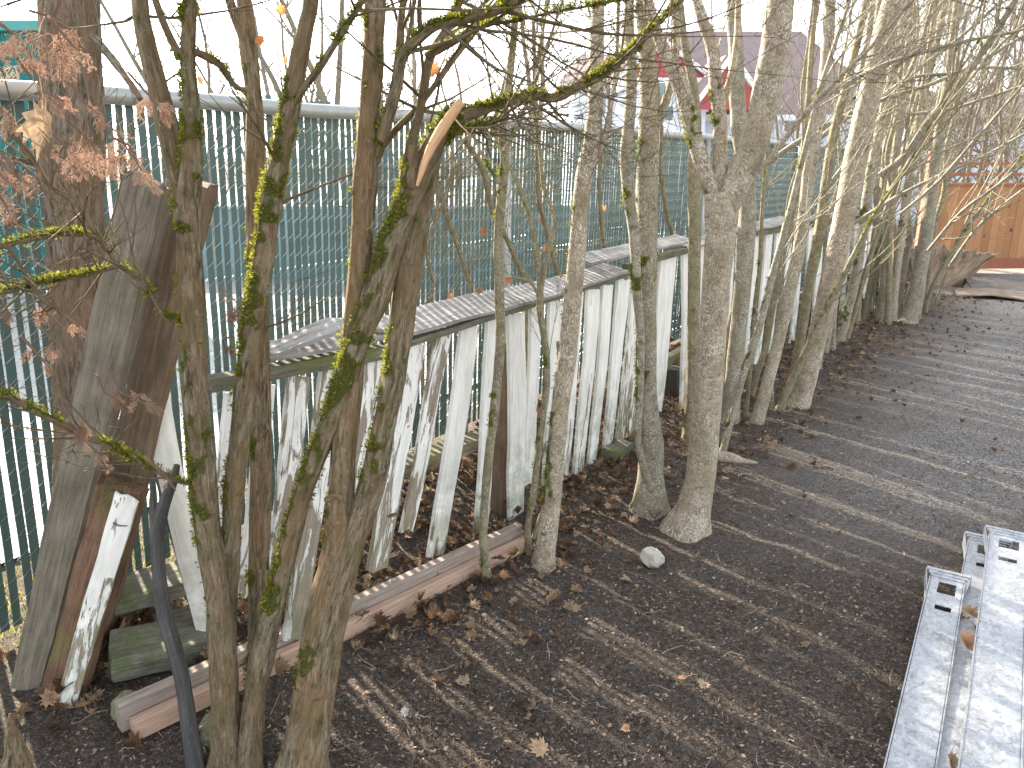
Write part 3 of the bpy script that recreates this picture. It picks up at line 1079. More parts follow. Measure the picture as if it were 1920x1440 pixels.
# thin saplings and the maple row
def ytree(px, py):
    return G(px, py)


gl = 'bare maple trunks standing along the broken fence'


def maple(base_px, label, limbs, mat=M_maple, twigs=None, moss=None, ring=26, seed=1, group=gl, name='maple_tree', dY=0.0, style='smooth', lump=0.05):
    b = G(*base_px)
    L = []
    for l in limbs:
        nm, spec, ya, yb = l[:4]
        L.append((nm, spec, b.y + ya, b.y + yb) + tuple(l[4:]))
    return tree(name, label, 'tree', b, L, mat, style, group, twigs, moss, ring, 4, seed, 0.02, 0.008, lump)


mT = mossfn(0.80, 5.0, sc=6)
# F: slender stem in front of the lumber
maple((914, 1090), 'slender young stem rising just in front of the red lumber',
      [('trunk', [(916, 1105, 17), (908, 1040, 17), (906, 985, 16), (914, 880, 18), (928, 760, 20), (938, 640, 20), (936, 540, 20), (934, 450, 20), (940, 370, 20), (946, 300, 20), (942, 240, 18), (952, 170, 16), (962, 80, 14), (970, -20, 13)], 0, 0.25, 1.0),
       ('branch', [(946, 285, 10), (965, 245, 10), (985, 200, 8), (1005, 150, 7), (1025, 90, 6), (1055, 0, 5)], 0.15, 0.2, 0.4),
       ('branch', [(938, 345, 7), (915, 310, 8), (895, 270, 7), (870, 210, 6), (860, 150, 4)], 0.1, 0.25, 0.2)],
      M_olive, [(0, 16, 0.5, 1, 0.15, 0.45, 0.003, (0, 0, 0.1), 2), (1, 10, 0.2, 1, 0.15, 0.4, 0.003, (0, 0, 0.1), 2), (2, 8, 0.2, 1, 0.1, 0.3, 0.002, (-0.2, 0, 0.1), 1)], mT, 14, 31)
# G: crooked sapling cluster
maple((992, 1040), 'crooked thin sapling with a kinked stem between the slender stem and the speckled trunk',
      [('trunk', [(994, 1050, 12), (990, 990, 13), (1000, 930, 14), (1008, 860, 14), (1018, 780, 14), (1026, 700, 13), (1020, 630, 14), (1012, 580, 15), (1012, 520, 13), (1000, 440, 12), (985, 380, 11), (960, 320, 9), (930, 260, 7)], 0, 0.5, 0.3),
       ('stem', [(1012, 560, 10), (1022, 500, 9), (1040, 420, 8), (1020, 350, 8), (1012, 280, 8), (1002, 200, 7), (1010, 100, 6), (1030, 0, 5)], 0.3, 0.6, 0.4),
       ('stem', [(1012, 562, 7), (1000, 535, 6), (985, 525, 5), (955, 520, 4)], 0.3, 0.3),
       ('stem', [(1000, 1010, 9), (1040, 880, 9), (1052, 740, 9), (1046, 640, 8)], 0.05, 0.3)],
      M_olive, [(0, 14, 0.3, 1, 0.15, 0.4, 0.0025, (-0.1, 0, 0.1), 2), (1, 12, 0.2, 1, 0.15, 0.45, 0.0025, (0, 0, 0.2), 2)], mT, 12, 37)
# H
maple((1022, 1062), 'speckled pale trunk planted right at the end of the red lumber',
      [('trunk', [(1016, 1085, 48), (1020, 1050, 40), (1030, 980, 38), (1038, 900, 38), (1044, 830, 36), (1052, 750, 36), (1062, 680, 38), (1070, 600, 36), (1080, 500, 36), (1086, 420, 34), (1094, 340, 36), (1108, 270, 36), (1116, 200, 32), (1118, 120, 30), (1120, 40, 28), (1122, -30, 27)], 0, 0.15, 1.4),
       ('branch', [(1105, 330, 12), (1130, 270, 11), (1142, 215, 9), (1160, 130, 8), (1170, 60, 6), (1180, -20, 5)], 0.1, 0.1, 0.5)],
      M_maple, [(0, 18, 0.55, 1, 0.2, 0.6, 0.004, (0.1, 0, 0.1), 2), (1, 8, 0.2, 1, 0.15, 0.4, 0.003, (0, 0, 0.1), 1)], mT, 26, 41)
# I: pair
maple((1215, 955), 'grey trunk with a thinner twin stem hugging its left side',
      [('trunk', [(1218, 975, 70), (1219, 930, 60), (1220, 880, 50), (1220, 830, 50), (1214, 770, 44), (1212, 700, 40), (1212, 600, 40), (1212, 500, 42), (1212, 400, 44), (1214, 320, 44), (1216, 250, 40), (1216, 180, 38), (1214, 100, 34), (1206, 20, 30), (1200, -30, 30)], 0, 0.15, 1.4),
       ('stem', [(1236, 970, 15), (1222, 920, 17), (1206, 870, 17), (1196, 820, 15), (1200, 740, 15), (1202, 640, 17), (1194, 540, 20), (1188, 440, 22), (1178, 360, 24), (1174, 290, 26), (1180, 220, 24), (1184, 140, 22), (1180, 60, 20), (1178, -30, 19)], -0.05, 0.05, 1.0),
       ('limb', [(1218, 262, 20), (1236, 225, 18), (1250, 185, 17), (1262, 140, 16), (1268, 60, 15), (1262, -30, 14)], 0.1, 0.2, 0.8)],
      M_grey, [(0, 14, 0.6, 1, 0.2, 0.6, 0.004, (0.1, 0, 0.1), 2), (1, 12, 0.5, 1, 0.2, 0.5, 0.004, (-0.1, 0, 0.1), 2), (2, 8, 0.3, 1, 0.2, 0.5, 0.003, (0, 0, 0.1), 2)], mT, 28, 43)
# J
maple((1292, 992), 'largest speckled maple trunk, flared at the foot and forking wide at head height',
      [('trunk', [(1284, 1010, 96), (1292, 980, 80), (1302, 945, 66), (1312, 900, 60), (1320, 830, 58), (1326, 760, 57), (1332, 680, 55), (1338, 600, 54), (1344, 520, 56), (1350, 450, 60), (1352, 400, 66), (1350, 360, 62)], 0, 0.05, 0, None),
       ('limb', [(1356, 410, 46), (1378, 350, 54), (1402, 300, 56), (1422, 240, 55), (1438, 170, 57), (1452, 100, 58), (1460, 40, 56), (1468, -30, 54)], 0.04, 0.0, 1.5, None),
       ('limb', [(1346, 385, 34), (1322, 325, 34), (1306, 270, 32), (1288, 200, 32), (1272, 150, 32), (1250, 105, 26), (1232, 60, 22), (1215, 0, 20)], 0.05, 0.12, 0.8, mT),
       ('limb', [(1352, 370, 34), (1350, 300, 30), (1350, 230, 28), (1342, 150, 27), (1334, 80, 26), (1318, 40, 22), (1300, -20, 18)], 0.06, 0.18, 0.8, mT),
       ('limb', [(1352, 205, 14), (1366, 160, 14), (1380, 90, 13), (1385, 0, 12)], 0.15, 0.25, 0.6, None),
       ('branch', [(1415, 325, 12), (1450, 290, 11), (1500, 225, 11), (1540, 180, 10), (1600, 120, 9), (1660, 60, 8), (1720, -10, 7)], 0.0, -0.4, 0.6, None),
       ('root', [(1345, 855, 20), (1368, 858, 22), (1395, 864, 12), (1420, 868, 5)], 0.42, 0.40, 0, None)],
      M_maple, [(1, 12, 0.5, 1, 0.3, 0.8, 0.005, (0.2, 0, 0.1), 2), (2, 12, 0.3, 1, 0.2, 0.6, 0.004, (-0.1, 0, 0.1), 2), (3, 12, 0.3, 1, 0.2, 0.5, 0.004, (0, 0, 0.1), 2), (5, 14, 0.2, 1, 0.2, 0.6, 0.003, (0.3, -0.1, 0.1), 2)], mT, 34, 47)
# J2 trunks behind
maple((1372, 790), 'grey trunk close behind the right side of the biggest speckled trunk',
      [('trunk', [(1366, 800, 40), (1370, 770, 36), (1376, 700, 34), (1384, 620, 33), (1392, 540, 34), (1398, 460, 36), (1402, 380, 34), (1398, 320, 34), (1388, 250, 34), (1382, 180, 32), (1380, 100, 30), (1376, 30, 28), (1370, -30, 26)], 0, 0.1, 1.2),
       ('stem', [(1356, 800, 18), (1364, 700, 18), (1370, 620, 16), (1380, 560, 14)], 0, 0.1)],
      M_grey, [(0, 10, 0.6, 1, 0.3, 0.8, 0.004, (0.2, 0, 0.1), 2)], None, 24, 53)
maple((1298, 830), 'dark slim trunk half hidden behind the left side of the biggest speckled trunk',
      [('trunk', [(1290, 850, 30), (1294, 780, 26), (1298, 700, 24), (1300, 600, 24), (1302, 500, 25), (1302, 400, 26), (1300, 320, 26), (1306, 240, 20), (1300, 160, 18), (1285, 90, 16), (1275, 0, 14)], 0, 0.1, 1.0)],
      M_olive, [(0, 8, 0.6, 1, 0.3, 0.8, 0.004, (0.2, 0, 0.1), 2)], None, 20, 59)
# K..: the row leaning to the right
row = [
    ((1352, 862), 'thin whip of a stem curving up from beside the exposed root', [(1350, 866, 14), (1362, 820, 14), (1378, 760, 14), (1394, 700, 15), (1412, 650, 16), (1432, 580, 15), (1450, 510, 14), (1472, 430, 13), (1492, 350, 12), (1512, 270, 11), (1540, 160, 10), (1580, 40, 9), (1600, -30, 8)], 0.2, M_grey),
    ((1420, 792), 'smooth grey brown leaning trunk, first of the row past the forked maple', [(1416, 800, 26), (1428, 760, 25), (1444, 700, 24), (1462, 630, 24), (1480, 550, 24), (1496, 480, 24), (1508, 400, 25), (1518, 320, 26), (1532, 240, 25), (1545, 160, 25), (1552, 80, 24), (1556, 0, 22), (1558, -30, 22)], 0.15, M_maple),
    ((1410, 745), 'narrow stem with a dark knot just behind the first leaning trunk', [(1408, 750, 11), (1420, 700, 12), (1436, 650, 12), (1446, 590, 14), (1462, 500, 14), (1480, 420, 14), (1500, 330, 13), (1512, 230, 12), (1520, 120, 11), (1530, 0, 10)], 0.3, M_olive),
    ((1463, 770), 'thin branching stem rooted against the foot of the broad leaning trunk', [(1460, 774, 18), (1474, 735, 16), (1496, 690, 14), (1520, 640, 13), (1550, 580, 13), (1590, 500, 11), (1625, 430, 9), (1660, 370, 8)], -0.1, M_olive),
    ((1502, 762), 'broad pale speckled trunk leaning right, thickest of the row past the forked maple', [(1494, 772, 44), (1503, 745, 38), (1516, 700, 37), (1530, 640, 37), (1543, 590, 38), (1556, 530, 40), (1570, 470, 42), (1582, 410, 42), (1594, 350, 44), (1606, 290, 46), (1618, 230, 44), (1632, 170, 42), (1646, 110, 42), (1660, 55, 42), (1676, 0, 42), (1686, -30, 42)], 0.1, M_maple),
    ((1478, 740), 'olive stem leaning between the two thickest leaning trunks', [(1476, 745, 18), (1490, 690, 18), (1504, 620, 18), (1514, 550, 20), (1530, 470, 22), (1542, 400, 22), (1552, 320, 20), (1566, 240, 18), (1590, 150, 16), (1612, 60, 15), (1630, -20, 14)], 0.25, M_olive),
    ((1572, 640), 'slim grey trunk just past the broad pale one, dark at its foot', [(1570, 650, 20), (1584, 600, 19), (1600, 540, 20), (1612, 470, 20), (1622, 400, 20), (1634, 320, 20), (1650, 240, 18), (1668, 160, 17), (1690, 70, 16), (1710, -20, 15)], 0.2, M_grey),
    ((1588, 640), 'crooked low stem sweeping right from the leaf drift', [(1586, 645, 9), (1598, 600, 10), (1612, 550, 11), (1632, 480, 10), (1655, 410, 10), (1690, 330, 9), (1740, 250, 8), (1800, 170, 7), (1880, 80, 6), (1940, 30, 6)], 0.0, M_olive),
    ((1652, 602), 'straight dark trunk in the clump before the orange fence', [(1650, 608, 17), (1654, 560, 16), (1660, 500, 17), (1664, 430, 17), (1672, 350, 17), (1682, 270, 16), (1694, 180, 15), (1704, 90, 14), (1712, -20, 13)], 0.15, M_grey),
    ((1674, 604), 'pale smooth stem standing left of the last stout trunk', [(1672, 610, 18), (1676, 560, 16), (1682, 500, 16), (1692, 430, 16), (1702, 350, 15), (1716, 270, 14), (1730, 180, 13), (1745, 80, 12), (1760, -20, 11)], 0.1, M_maple),
    ((1638, 580), 'grey stem hidden deepest in the far clump', [(1636, 590, 12), (1642, 530, 12), (1650, 450, 13), (1654, 370, 13), (1660, 290, 12), (1668, 200, 12), (1676, 100, 11), (1680, -20, 10)], 0.3, M_olive),
    ((1704, 604), 'last stout trunk of the row, leaning right beside the orange fence', [(1698, 612, 36), (1706, 590, 31), (1716, 545, 29), (1728, 490, 28), (1738, 430, 26), (1746, 370, 24), (1756, 300, 22), (1764, 230, 20), (1776, 160, 18), (1786, 80, 17), (1796, 0, 16), (1800, -30, 15)], 0.1, M_grey),
    ((1734, 585), 'low slanting stem reaching far right across the orange fence', [(1732, 590, 9), (1744, 550, 9), (1765, 505, 9), (1792, 460, 8), (1830, 405, 8), (1870, 350, 7), (1920, 290, 6), (1960, 250, 5)], -0.1, M_olive),
    ((1752, 572), 'thin twiggy stem nearest the heap of split wood', [(1752, 575, 7), (1768, 530, 7), (1790, 470, 6), (1815, 410, 6), (1850, 340, 5), (1890, 270, 5)], 0.1, M_olive),
    ((1546, 660), 'short pale stem behind the broad leaning trunk', [(1546, 665, 14), (1556, 610, 13), (1570, 540, 14), (1580, 460, 14), (1590, 380, 12), (1600, 300, 12), (1612, 200, 11), (1626, 100, 10), (1640, -20, 10)], 0.3, M_grey),
    ((1622, 600), 'mossy knobbly stem in the thicket behind the pale smooth stem', [(1620, 605, 14), (1632, 540, 14), (1646, 470, 15), (1668, 400, 14), (1690, 320, 13), (1716, 240, 12), (1740, 150, 12), (1762, 60, 11), (1776, -20, 10)], 0.2, M_olive),
]
for i, (b, lab, spec, dy, mt) in enumerate(row):
    limbs = [('trunk', spec, 0, dy, 1.0)]
    base = G(*b)
    rs = random.Random(i + 90)
    tw = [(0, 8, 0.28, 0.7, 0.4, 1.3, 0.005, (0.9, -0.2, 0.75), 1), (0, 14, 0.55, 1, 0.4, 1.3, 0.0055, (0.7, -0.1, 0.7), 2)]
    maple(b, lab, limbs, mt, tw, mT if i % 3 == 0 else None, 20 if spec[0][2] > 16 else 12, 60 + i * 3)

xs = [(1640, 594, 1662, 'dark'), (1664, 606, 1700, 'pale'), (1688, 600, 1742, 'grey'), (1696, 590, 1720, 'brownish'), (1718, 596, 1790, 'olive'), (1606, 612, 1655, 'straight'), (1560, 655, 1640, 'bent'),
      (1532, 690, 1600, 'knotted'), (1448, 765, 1530, 'thin grey'), (1395, 800, 1470, 'wiry'), (1630, 585, 1700, 'slanting'), (1728, 580, 1830, 'long slanting')]
for i, (bx, by, tx, adj) in enumerate(xs):
    rs = random.Random(700 + i)
    w0 = rs.uniform(8, 15) * (1.0 if by < 700 else 0.9)
    spec = []
    for k in range(9):
        f = k / 8
        spec.append((bx + (tx - bx) * (f ** 1.15) + rs.gauss(0, 5) * (k > 0), by + 4 + (-25 - by) * f, w0 * (1 - 0.45 * f)))
    maple((bx, by), adj + ' slim stem ' + ('squeezed into the far clump by the orange fence' if by < 620 else 'among the leaning trunks right of the forked maple'),
          [('trunk', spec, rs.uniform(-.1, .2), rs.uniform(0, .5), 0.6)], [M_grey, M_olive][i % 2],
          [(0, 14, 0.2, 1, 0.3, 0.9, 0.004, (0.6, -0.1, 0.6), 2), (0, 8, 0.4, 1, 0.3, 0.8, 0.003, (-0.3, 0, 0.5), 2)], mT if i % 3 == 0 else None, 10, 160 + i)

# long arching shoots of the row, crossing to the upper right
arch = thing('maple_tree', 'twiggy maple whose long arching shoots cross the upper right, behind the broad leaning trunk', 'tree',
             G(1530, 690), gl)
mb = MB()
rs = random.Random(5)
basep = G(1530, 690)
tp = limb_path([(1528, 695, 18), (1548, 600, 18), (1566, 500, 18), (1584, 400, 18), (1600, 300, 17), (1622, 200, 16), (1640, 80, 14), (1655, -30, 13)], basep.y, basep.y + 0.1, 0.03, 0.8)
trunk_tube(mb, tp, 18, 'smooth', 9)
mb.build('trunk', M_grey, arch, True)
A_ = [[(1540, 185, 9), (1600, 150, 9), (1660, 120, 8), (1740, 95, 8), (1820, 75, 7), (1900, 60, 6), (1960, 40, 5)],
      [(1420, 320, 11), (1490, 270, 11), (1570, 225, 10), (1660, 185, 9), (1740, 160, 8), (1830, 120, 7), (1930, 60, 6)],
      [(1500, 300, 9), (1560, 240, 9), (1640, 190, 8), (1720, 130, 8), (1800, 70, 7), (1880, 0, 6)],
      [(1650, 330, 16), (1700, 290, 16), (1740, 230, 16), (1790, 170, 15), (1840, 100, 14), (1880, 40, 13), (1915, -20, 12)],
      [(1560, 340, 9), (1620, 260, 9), (1680, 180, 8), (1720, 100, 8), (1750, 0, 7)],
      [(1600, 420, 8), (1680, 370, 8), (1760, 330, 7), (1850, 290, 6), (1940, 240, 5)],
      [(1690, 400, 7), (1760, 340, 7), (1830, 260, 6), (1900, 180, 5), (1960, 110, 5)],
      [(1620, 210, 7), (1700, 150, 7), (1780, 138, 7), (1860, 126, 6), (1950, 135, 5)],
      [(1700, 215, 7), (1780, 205, 7), (1860, 180, 6), (1950, 150, 5)],
      [(1740, 470, 7), (1800, 400, 7), (1860, 355, 6), (1930, 300, 5)],
      [(1780, 500, 7), (1830, 430, 7), (1880, 385, 6), (1940, 340, 5)]]
mb = MB()
for i, sp in enumerate(A_):
    y0 = 5.2 + (i * 37 % 11) * 0.22
    pth = limb_path(sp, y0, y0 - 0.5, 0.05)
    thin_tube(mb, [p for p, r in pth], [r for p, r in pth], 7, v0=i * 3)
    for _ in range(8):
        k = rs.randint(3, len(pth) - 1)
        tg = (pth[k][0] - pth[k - 1][0]).normalized()
        d = tg * 0.7 + Vector((rs.gauss(0, .4), rs.gauss(0, .4), rs.gauss(0.1, .5)))
        twig(mb, pth[k][0], d, rs.uniform(0.2, 0.8), pth[k][1] * 0.45, 2, rs)
mb.build('crown', M_grey, arch, True)

# saplings between the two fences
sap = [((870, 960), [(872, 640, 8), (880, 540, 8), (850, 440, 9), (815, 340, 9), (790, 260, 8)], 'brown sapling leaning left in front of the slats by the fence post'),
       ((1000, 900), [(985, 560, 9), (960, 470, 10), (925, 400, 11), (905, 320, 10), (870, 260, 9)], 'forked brown sapling crossing the steel fence post'),
       ((1060, 860), [(1050, 560, 10), (1035, 470, 10), (1012, 380, 10), (1008, 300, 8), (1004, 180, 7), (1000, 40, 6)], 'straight thin sapling behind the kinked stem'),
       ((1140, 800), [(1136, 520, 8), (1128, 420, 9), (1124, 330, 9), (1140, 240, 8), (1155, 120, 7), (1160, 0, 6)], 'grey sapling standing behind the planted speckled trunk'),
       ((1262, 780), [(1262, 470, 8), (1250, 400, 8), (1238, 320, 8), (1240, 240, 7), (1228, 120, 6)], 'thin sapling right of the twin stemmed grey trunk'),
       ((800, 1000), [(790, 620, 6), (812, 540, 7), (800, 460, 7), (830, 380, 6), (860, 300, 5)], 'low twiggy sapling behind the leaning twin trunked cedar')]
for i, (b, sp, lab) in enumerate(sap):
    P0 = LP(sp[0][0], sp[0][1], CCHAIN + 0.35)
    gp_ = Vector((P0.x, P0.y, gz(P0.x, P0.y)))
    t = thing('sapling', lab, 'sapling', gp_, 'leafless saplings between the two fences')
    pth = [(gp_, 0.009)] + [(LP(x, y, CCHAIN + 0.35 + k * 0.05), w_ / 2 * pxm(P0) * 0.9) for k, (x, y, w_) in enumerate(sp)]
    pth = smooth_path(pth, 0.03)
    mb = MB()
    trunk_tube(mb, pth, 10, 'smooth', i)
    mb.build('trunk', M_olive, t, True)
    mb = MB()
    rs = random.Random(i + 400)
    for _ in range(30):
        k = rs.randint(len(pth) // 4, len(pth) - 1)
        twig(mb, pth[k][0], Vector((rs.gauss(0, .6), rs.gauss(0, .25), rs.gauss(0.5, .4))), rs.uniform(0.15, 0.5), 0.0025, 2, rs)
    mb.build('crown', M_olive, t, True)

# ------------------------------------------------------------------ leaning timbers, lumber, blocks
def timber(name, label, cat, A, B, wa, wb, depth, mat, roll, seg=16, jit=0.004, group=None, extra=None, wear=0):
    """squared timber from A to B whose wide face is turned by roll"""
    mb = MB()
    M = frame(A, B, Vector((0, -1, 0)), roll)
    L = (B - A).length
    b0 = len(mb.v)
    r = random.Random(int(L * 1000))
    so = r.random() * 30
    per = []
    n_ = 5
    for sx, sy, ex, ey in ((-1, -1, 1, -1), (1, -1, 1, 1), (1, 1, -1, 1), (-1, 1, -1, -1)):
        for j in range(n_):
            f = j / n_
            per.append((sx + (ex - sx) * f, sy + (ey - sy) * f))
    for k in range(seg + 1):
        f = k / seg
        w_ = wa + (wb - wa) * f
        for (x, y) in per:
            c = 0.94 if abs(x) > 0.99 and abs(y) > 0.99 else 1.0
            nx_ = noise.noise(Vector((so + x, y * 2, f * L * 5))) * jit
            ny_ = noise.noise(Vector((so - x, y * 2 + 7, f * L * 5))) * jit
            ch = (noise.noise(Vector((x * 5 + so, y * 5, f * L * 1.5))) * jit * 0.8)
            z = -L / 2 + L * f
            if k in (0, seg):
                z += noise.noise(Vector((x * 1.7 + so, y * 1.7, k))) * jit * 5
            p = Vector((x * w_ / 2 * c + nx_ + ch, y * depth / 2 * c + ny_ + ch, z))
            mb.vert(M @ p, bc=(p.x + so, p.y, p.z), a=wear)
    m_ = len(per)
    for k in range(seg):
        for q in range(m_):
            q2 = (q + 1) % m_
            mb.face((b0 + k * m_ + q, b0 + k * m_ + q2, b0 + (k + 1) * m_ + q2, b0 + (k + 1) * m_ + q))
    mb.face([b0 + q for q in range(m_)][::-1])
    mb.face([b0 + seg * m_ + q for q in range(m_)])
    o = mb.build(name, mat)
    if label:
        tag(o, label, cat, group)
    return o


# two heavy timbers and a painted stub leaning together
A = G(62, 1275); B = at(282, 338, 2.12)
timber('leaning_post', 'grey square post leaning right, leftmost of the timbers propped against the furrowed trunk', 'post', A, B, 0.092, 0.112, 0.10, M_post, R(4), jit=0.006)
A = at(178, 1180, 2.12); B = at(356, 338, 2.14)
A = at(172, 1215, 2.16); B = at(362, 338, 2.26)
timber('leaning_beam', 'broad brown beam leaning right, its top notched behind the forked mossy stem', 'beam', A, B, 0.098, 0.122, 0.07, M_post2, R(-6), jit=0.006)
A = G(118, 1302); B = at(232, 905, 1.98)
st = timber('broken_timber', 'broken rotten red timber with one white painted face, shortest of the leaning timbers', 'timber', A, B, 0.112, 0.120, 0.06, M_rot, R(-2), jit=0.010)
# painted face of the stub: its own thin layer
z_ = (B - A).normalized()
Mf = frame(A, B, Vector((0, -1, 0)), R(-2))
mb = MB()
sd_ = (Mf.to_3x3() @ Vector((1, 0, 0)))
nr = (Mf.to_3x3() @ Vector((0, 1, 0)))
if nr.y > 0:
    nr = -nr
if sd_.x < 0:
    sd_ = -sd_
board(mb, A + sd_ * 0.030 + nr * 0.038, B + sd_ * 0.034 + nr * 0.038 - z_ * 0.01, 0.058, 0.066, 0.008, nr, 14, 0.26, 0.002, 5, 0.02)
pp = mb.build('painted_face', M_paint, st)
mb = MB()
q0 = A.lerp(B, 0.86) + sd_ * 0.02 + nr * 0.048
thin_tube(mb, [q0, q0 + sd_ * 0.02 + nr * 0.004, q0 + sd_ * 0.042 + Vector((0, 0, 0.006))], 0.0016, 6, True)
mb.build('nail', M_dark, st)
# thatch of rotten needles on the break
mb = MB()
rs = random.Random(77)
for k in range(420):
    p = B + Vector((rs.gauss(-0.01, 0.032), rs.gauss(0, 0.03), rs.gauss(0.0, 0.016)))
    d = Vector((rs.gauss(0, 1), rs.gauss(0, 1), rs.gauss(0, 0.6))).normalized() * rs.uniform(0.01, 0.03)
    s2 = d.cross(Vector((0, 0.3, 1))).normalized() * 0.0012
    cc = rs.random()
    col = (0.05 + 0.07 * cc, 0.05 + 0.05 * cc, 0.025 + 0.02 * cc)
    i_ = [mb.vert(p - s2, col=col), mb.vert(p + s2, col=col), mb.vert(p + d, col=col)]
    mb.face(i_)
o = mb.build('needle_tuft', M_chip, st); o['kind'] = 'stuff'
# white mossy board leaning the other way
A = G(394, 1222) ; B = at(288, 745, 2.25)
mb = MB()
board(mb, A, B, 0.045, 0.085, 0.02, Vector((0.1, -1, 0.25)).normalized(), 18, 0.02, 0.006, 91, 0.03)
o = mb.build('leaning_board', M_paint)
tag(o, 'mossy peeling white board leaning left, crossing behind the charcoal grey stick', 'board')
mb = MB()
board(mb, A + Vector((-0.022, 0.016, 0)), B + Vector((-0.047, 0.016, 0)), 0.02, 0.028, 0.03, Vector((0.1, -1, 0.25)).normalized(), 18, -0.3, 0.004, 93, 0.02)
mb.build('edge', M_green, o)

# dark stick
A = G(372, 1448)
t = thing('dead_stick', 'charcoal grey dead stick with a forked tip standing in front of the blocks', 'stick', A)
pth = limb_path([(372, 1475, 34), (362, 1410, 32), (350, 1330, 29), (338, 1260, 28), (322, 1200, 30), (306, 1140, 28), (298, 1080, 26), (294, 1020, 27), (297, 980, 28), (308, 945, 24), (323, 905, 18), (332, 872, 11)], A.y, A.y + 0.10, 0.015)
mb = MB(); trunk_tube(mb, pth, 26, 'smooth', 5, None, True, 0.12)
mb.build('shaft', M_dark, t, True)
pth = limb_path([(294, 1010, 24), (288, 975, 18), (284, 940, 12), (286, 912, 8)], A.y + 0.07, A.y + 0.09, 0.012)
mb = MB(); trunk_tube(mb, pth, 16, 'smooth', 6, None, True, 0.1)
mb.build('prong', M_dark, t, True)

# two lengths of lumber lying end to end along the fence foot
A = G(252, 1392, 0.0); B = G(986, 1030, 0.0)
dL = (B - A).normalized()
sp_ = Vector((-dL.y, dL.x, 0))
up_ = Vector((0, 0, 1))
def beam(name, label, A, B, w_, h_, mat):
    o = timber(name, label, 'lumber', A, B, w_, h_, h_, mat, 0, 20, 0.0012)
    return o
def lumber(name, label, A, B, wd, ht, mat, part=None):
    mb = MB()
    z = (B - A).normalized(); x = up_.cross(z).normalized(); y = z.cross(x)
    L = (B - A).length
    N = 24
    b0 = 0
    bev = 0.003
    prof = [(-wd / 2 + bev, 0), (wd / 2 - bev, 0), (wd / 2, bev), (wd / 2, ht - bev), (wd / 2 - bev, ht), (-wd / 2 + bev, ht), (-wd / 2, ht - bev), (-wd / 2, bev)]
    for k in range(N + 1):
        f = k / N
        bow = Vector((0, 0, math.sin(f * math.pi) * -0.004)) + x * noise.noise(Vector((f * 3, wd * 90, 0))) * 0.004
        for (a_, b_) in prof:
            p = A + z * (L * f) + x * a_ + y * b_ + bow
            mb.vert(p, bc=(a_ + wd * 31, b_, L * f))
    m_ = len(prof)
    for k in range(N):
        for q in range(m_):
            q2 = (q + 1) % m_
            mb.face((k * m_ + q, (k + 1) * m_ + q, (k + 1) * m_ + q2, k * m_ + q2))
    mb.face(list(range(m_)))
    mb.face([N * m_ + q for q in range(m_)][::-1])
    o = mb.build(name, mat)
    tag(o, label, 'lumber')
    return o
lumber('wood_rail', 'fresh pinkish red length of lumber lying nearest the yard along the fence foot', A + Vector((0, 0, 0.012)), B + Vector((0, 0, 0.0)), 0.036, 0.062, M_pink)
lumber('wood_rail', 'grey brown length of lumber lying on edge behind the pinkish red one', A + sp_ * 0.040 + Vector((0.00, 0, 0.030)) - dL * 0.02, B + sp_ * 0.041 + Vector((0, 0, 0.02)), 0.038, 0.088, M_greyl)

# old blocks and stones under the leaning timbers
def block(name, label, P, size, rot, mat, cat='block'):
    mb = MB()
    M = Matrix.Translation(P) @ Euler(rot).to_matrix().to_4x4()
    N = 7
    sx, sy, sz = size
    idx = {}
    def vv(i, j, k):
        key = (i, j, k)
        if key not in idx:
            u = Vector((i / N - .5, j / N - .5, k / N - .5))
            q = Vector((u.x * sx, u.y * sy, u.z * sz))
            e = sum(1 for c in (i, j, k) if c in (0, N))
            q *= 1.0 if e < 2 else (0.985 if e == 2 else 0.955)
            q += Vector((noise.noise(q * 14 + P), noise.noise(q * 14 + P + Vector((5, 0, 0))), noise.noise(q * 16 + P))) * 0.008
            q += Vector((noise.noise(q * 50), noise.noise(q * 50 + Vector((3, 1, 0))), noise.noise(q * 50 + Vector((0, 4, 0))))) * 0.003
            idx[key] = mb.vert(M @ q, bc=(q.y * 1.0, q.z, q.x))
        return idx[key]
    for a in range(N):
        for b in range(N):
            mb.face((vv(a, b, 0), vv(a, b + 1, 0), vv(a + 1, b + 1, 0), vv(a + 1, b, 0)))
            mb.face((vv(a, b, N), vv(a + 1, b, N), vv(a + 1, b + 1, N), vv(a, b + 1, N)))
            mb.face((vv(a, 0, b), vv(a + 1, 0, b), vv(a + 1, 0, b + 1), vv(a, 0, b + 1)))
            mb.face((vv(a, N, b), vv(a, N, b + 1), vv(a + 1, N, b + 1), vv(a + 1, N, b)))
            mb.face((vv(0, a, b), vv(0, a, b + 1), vv(0, a + 1, b + 1), vv(0, a + 1, b)))
            mb.face((vv(N, a, b), vv(N, a + 1, b), vv(N, a + 1, b + 1), vv(N, a, b + 1)))
    o = mb.build(name, mat)
    return tag(o, label, cat)


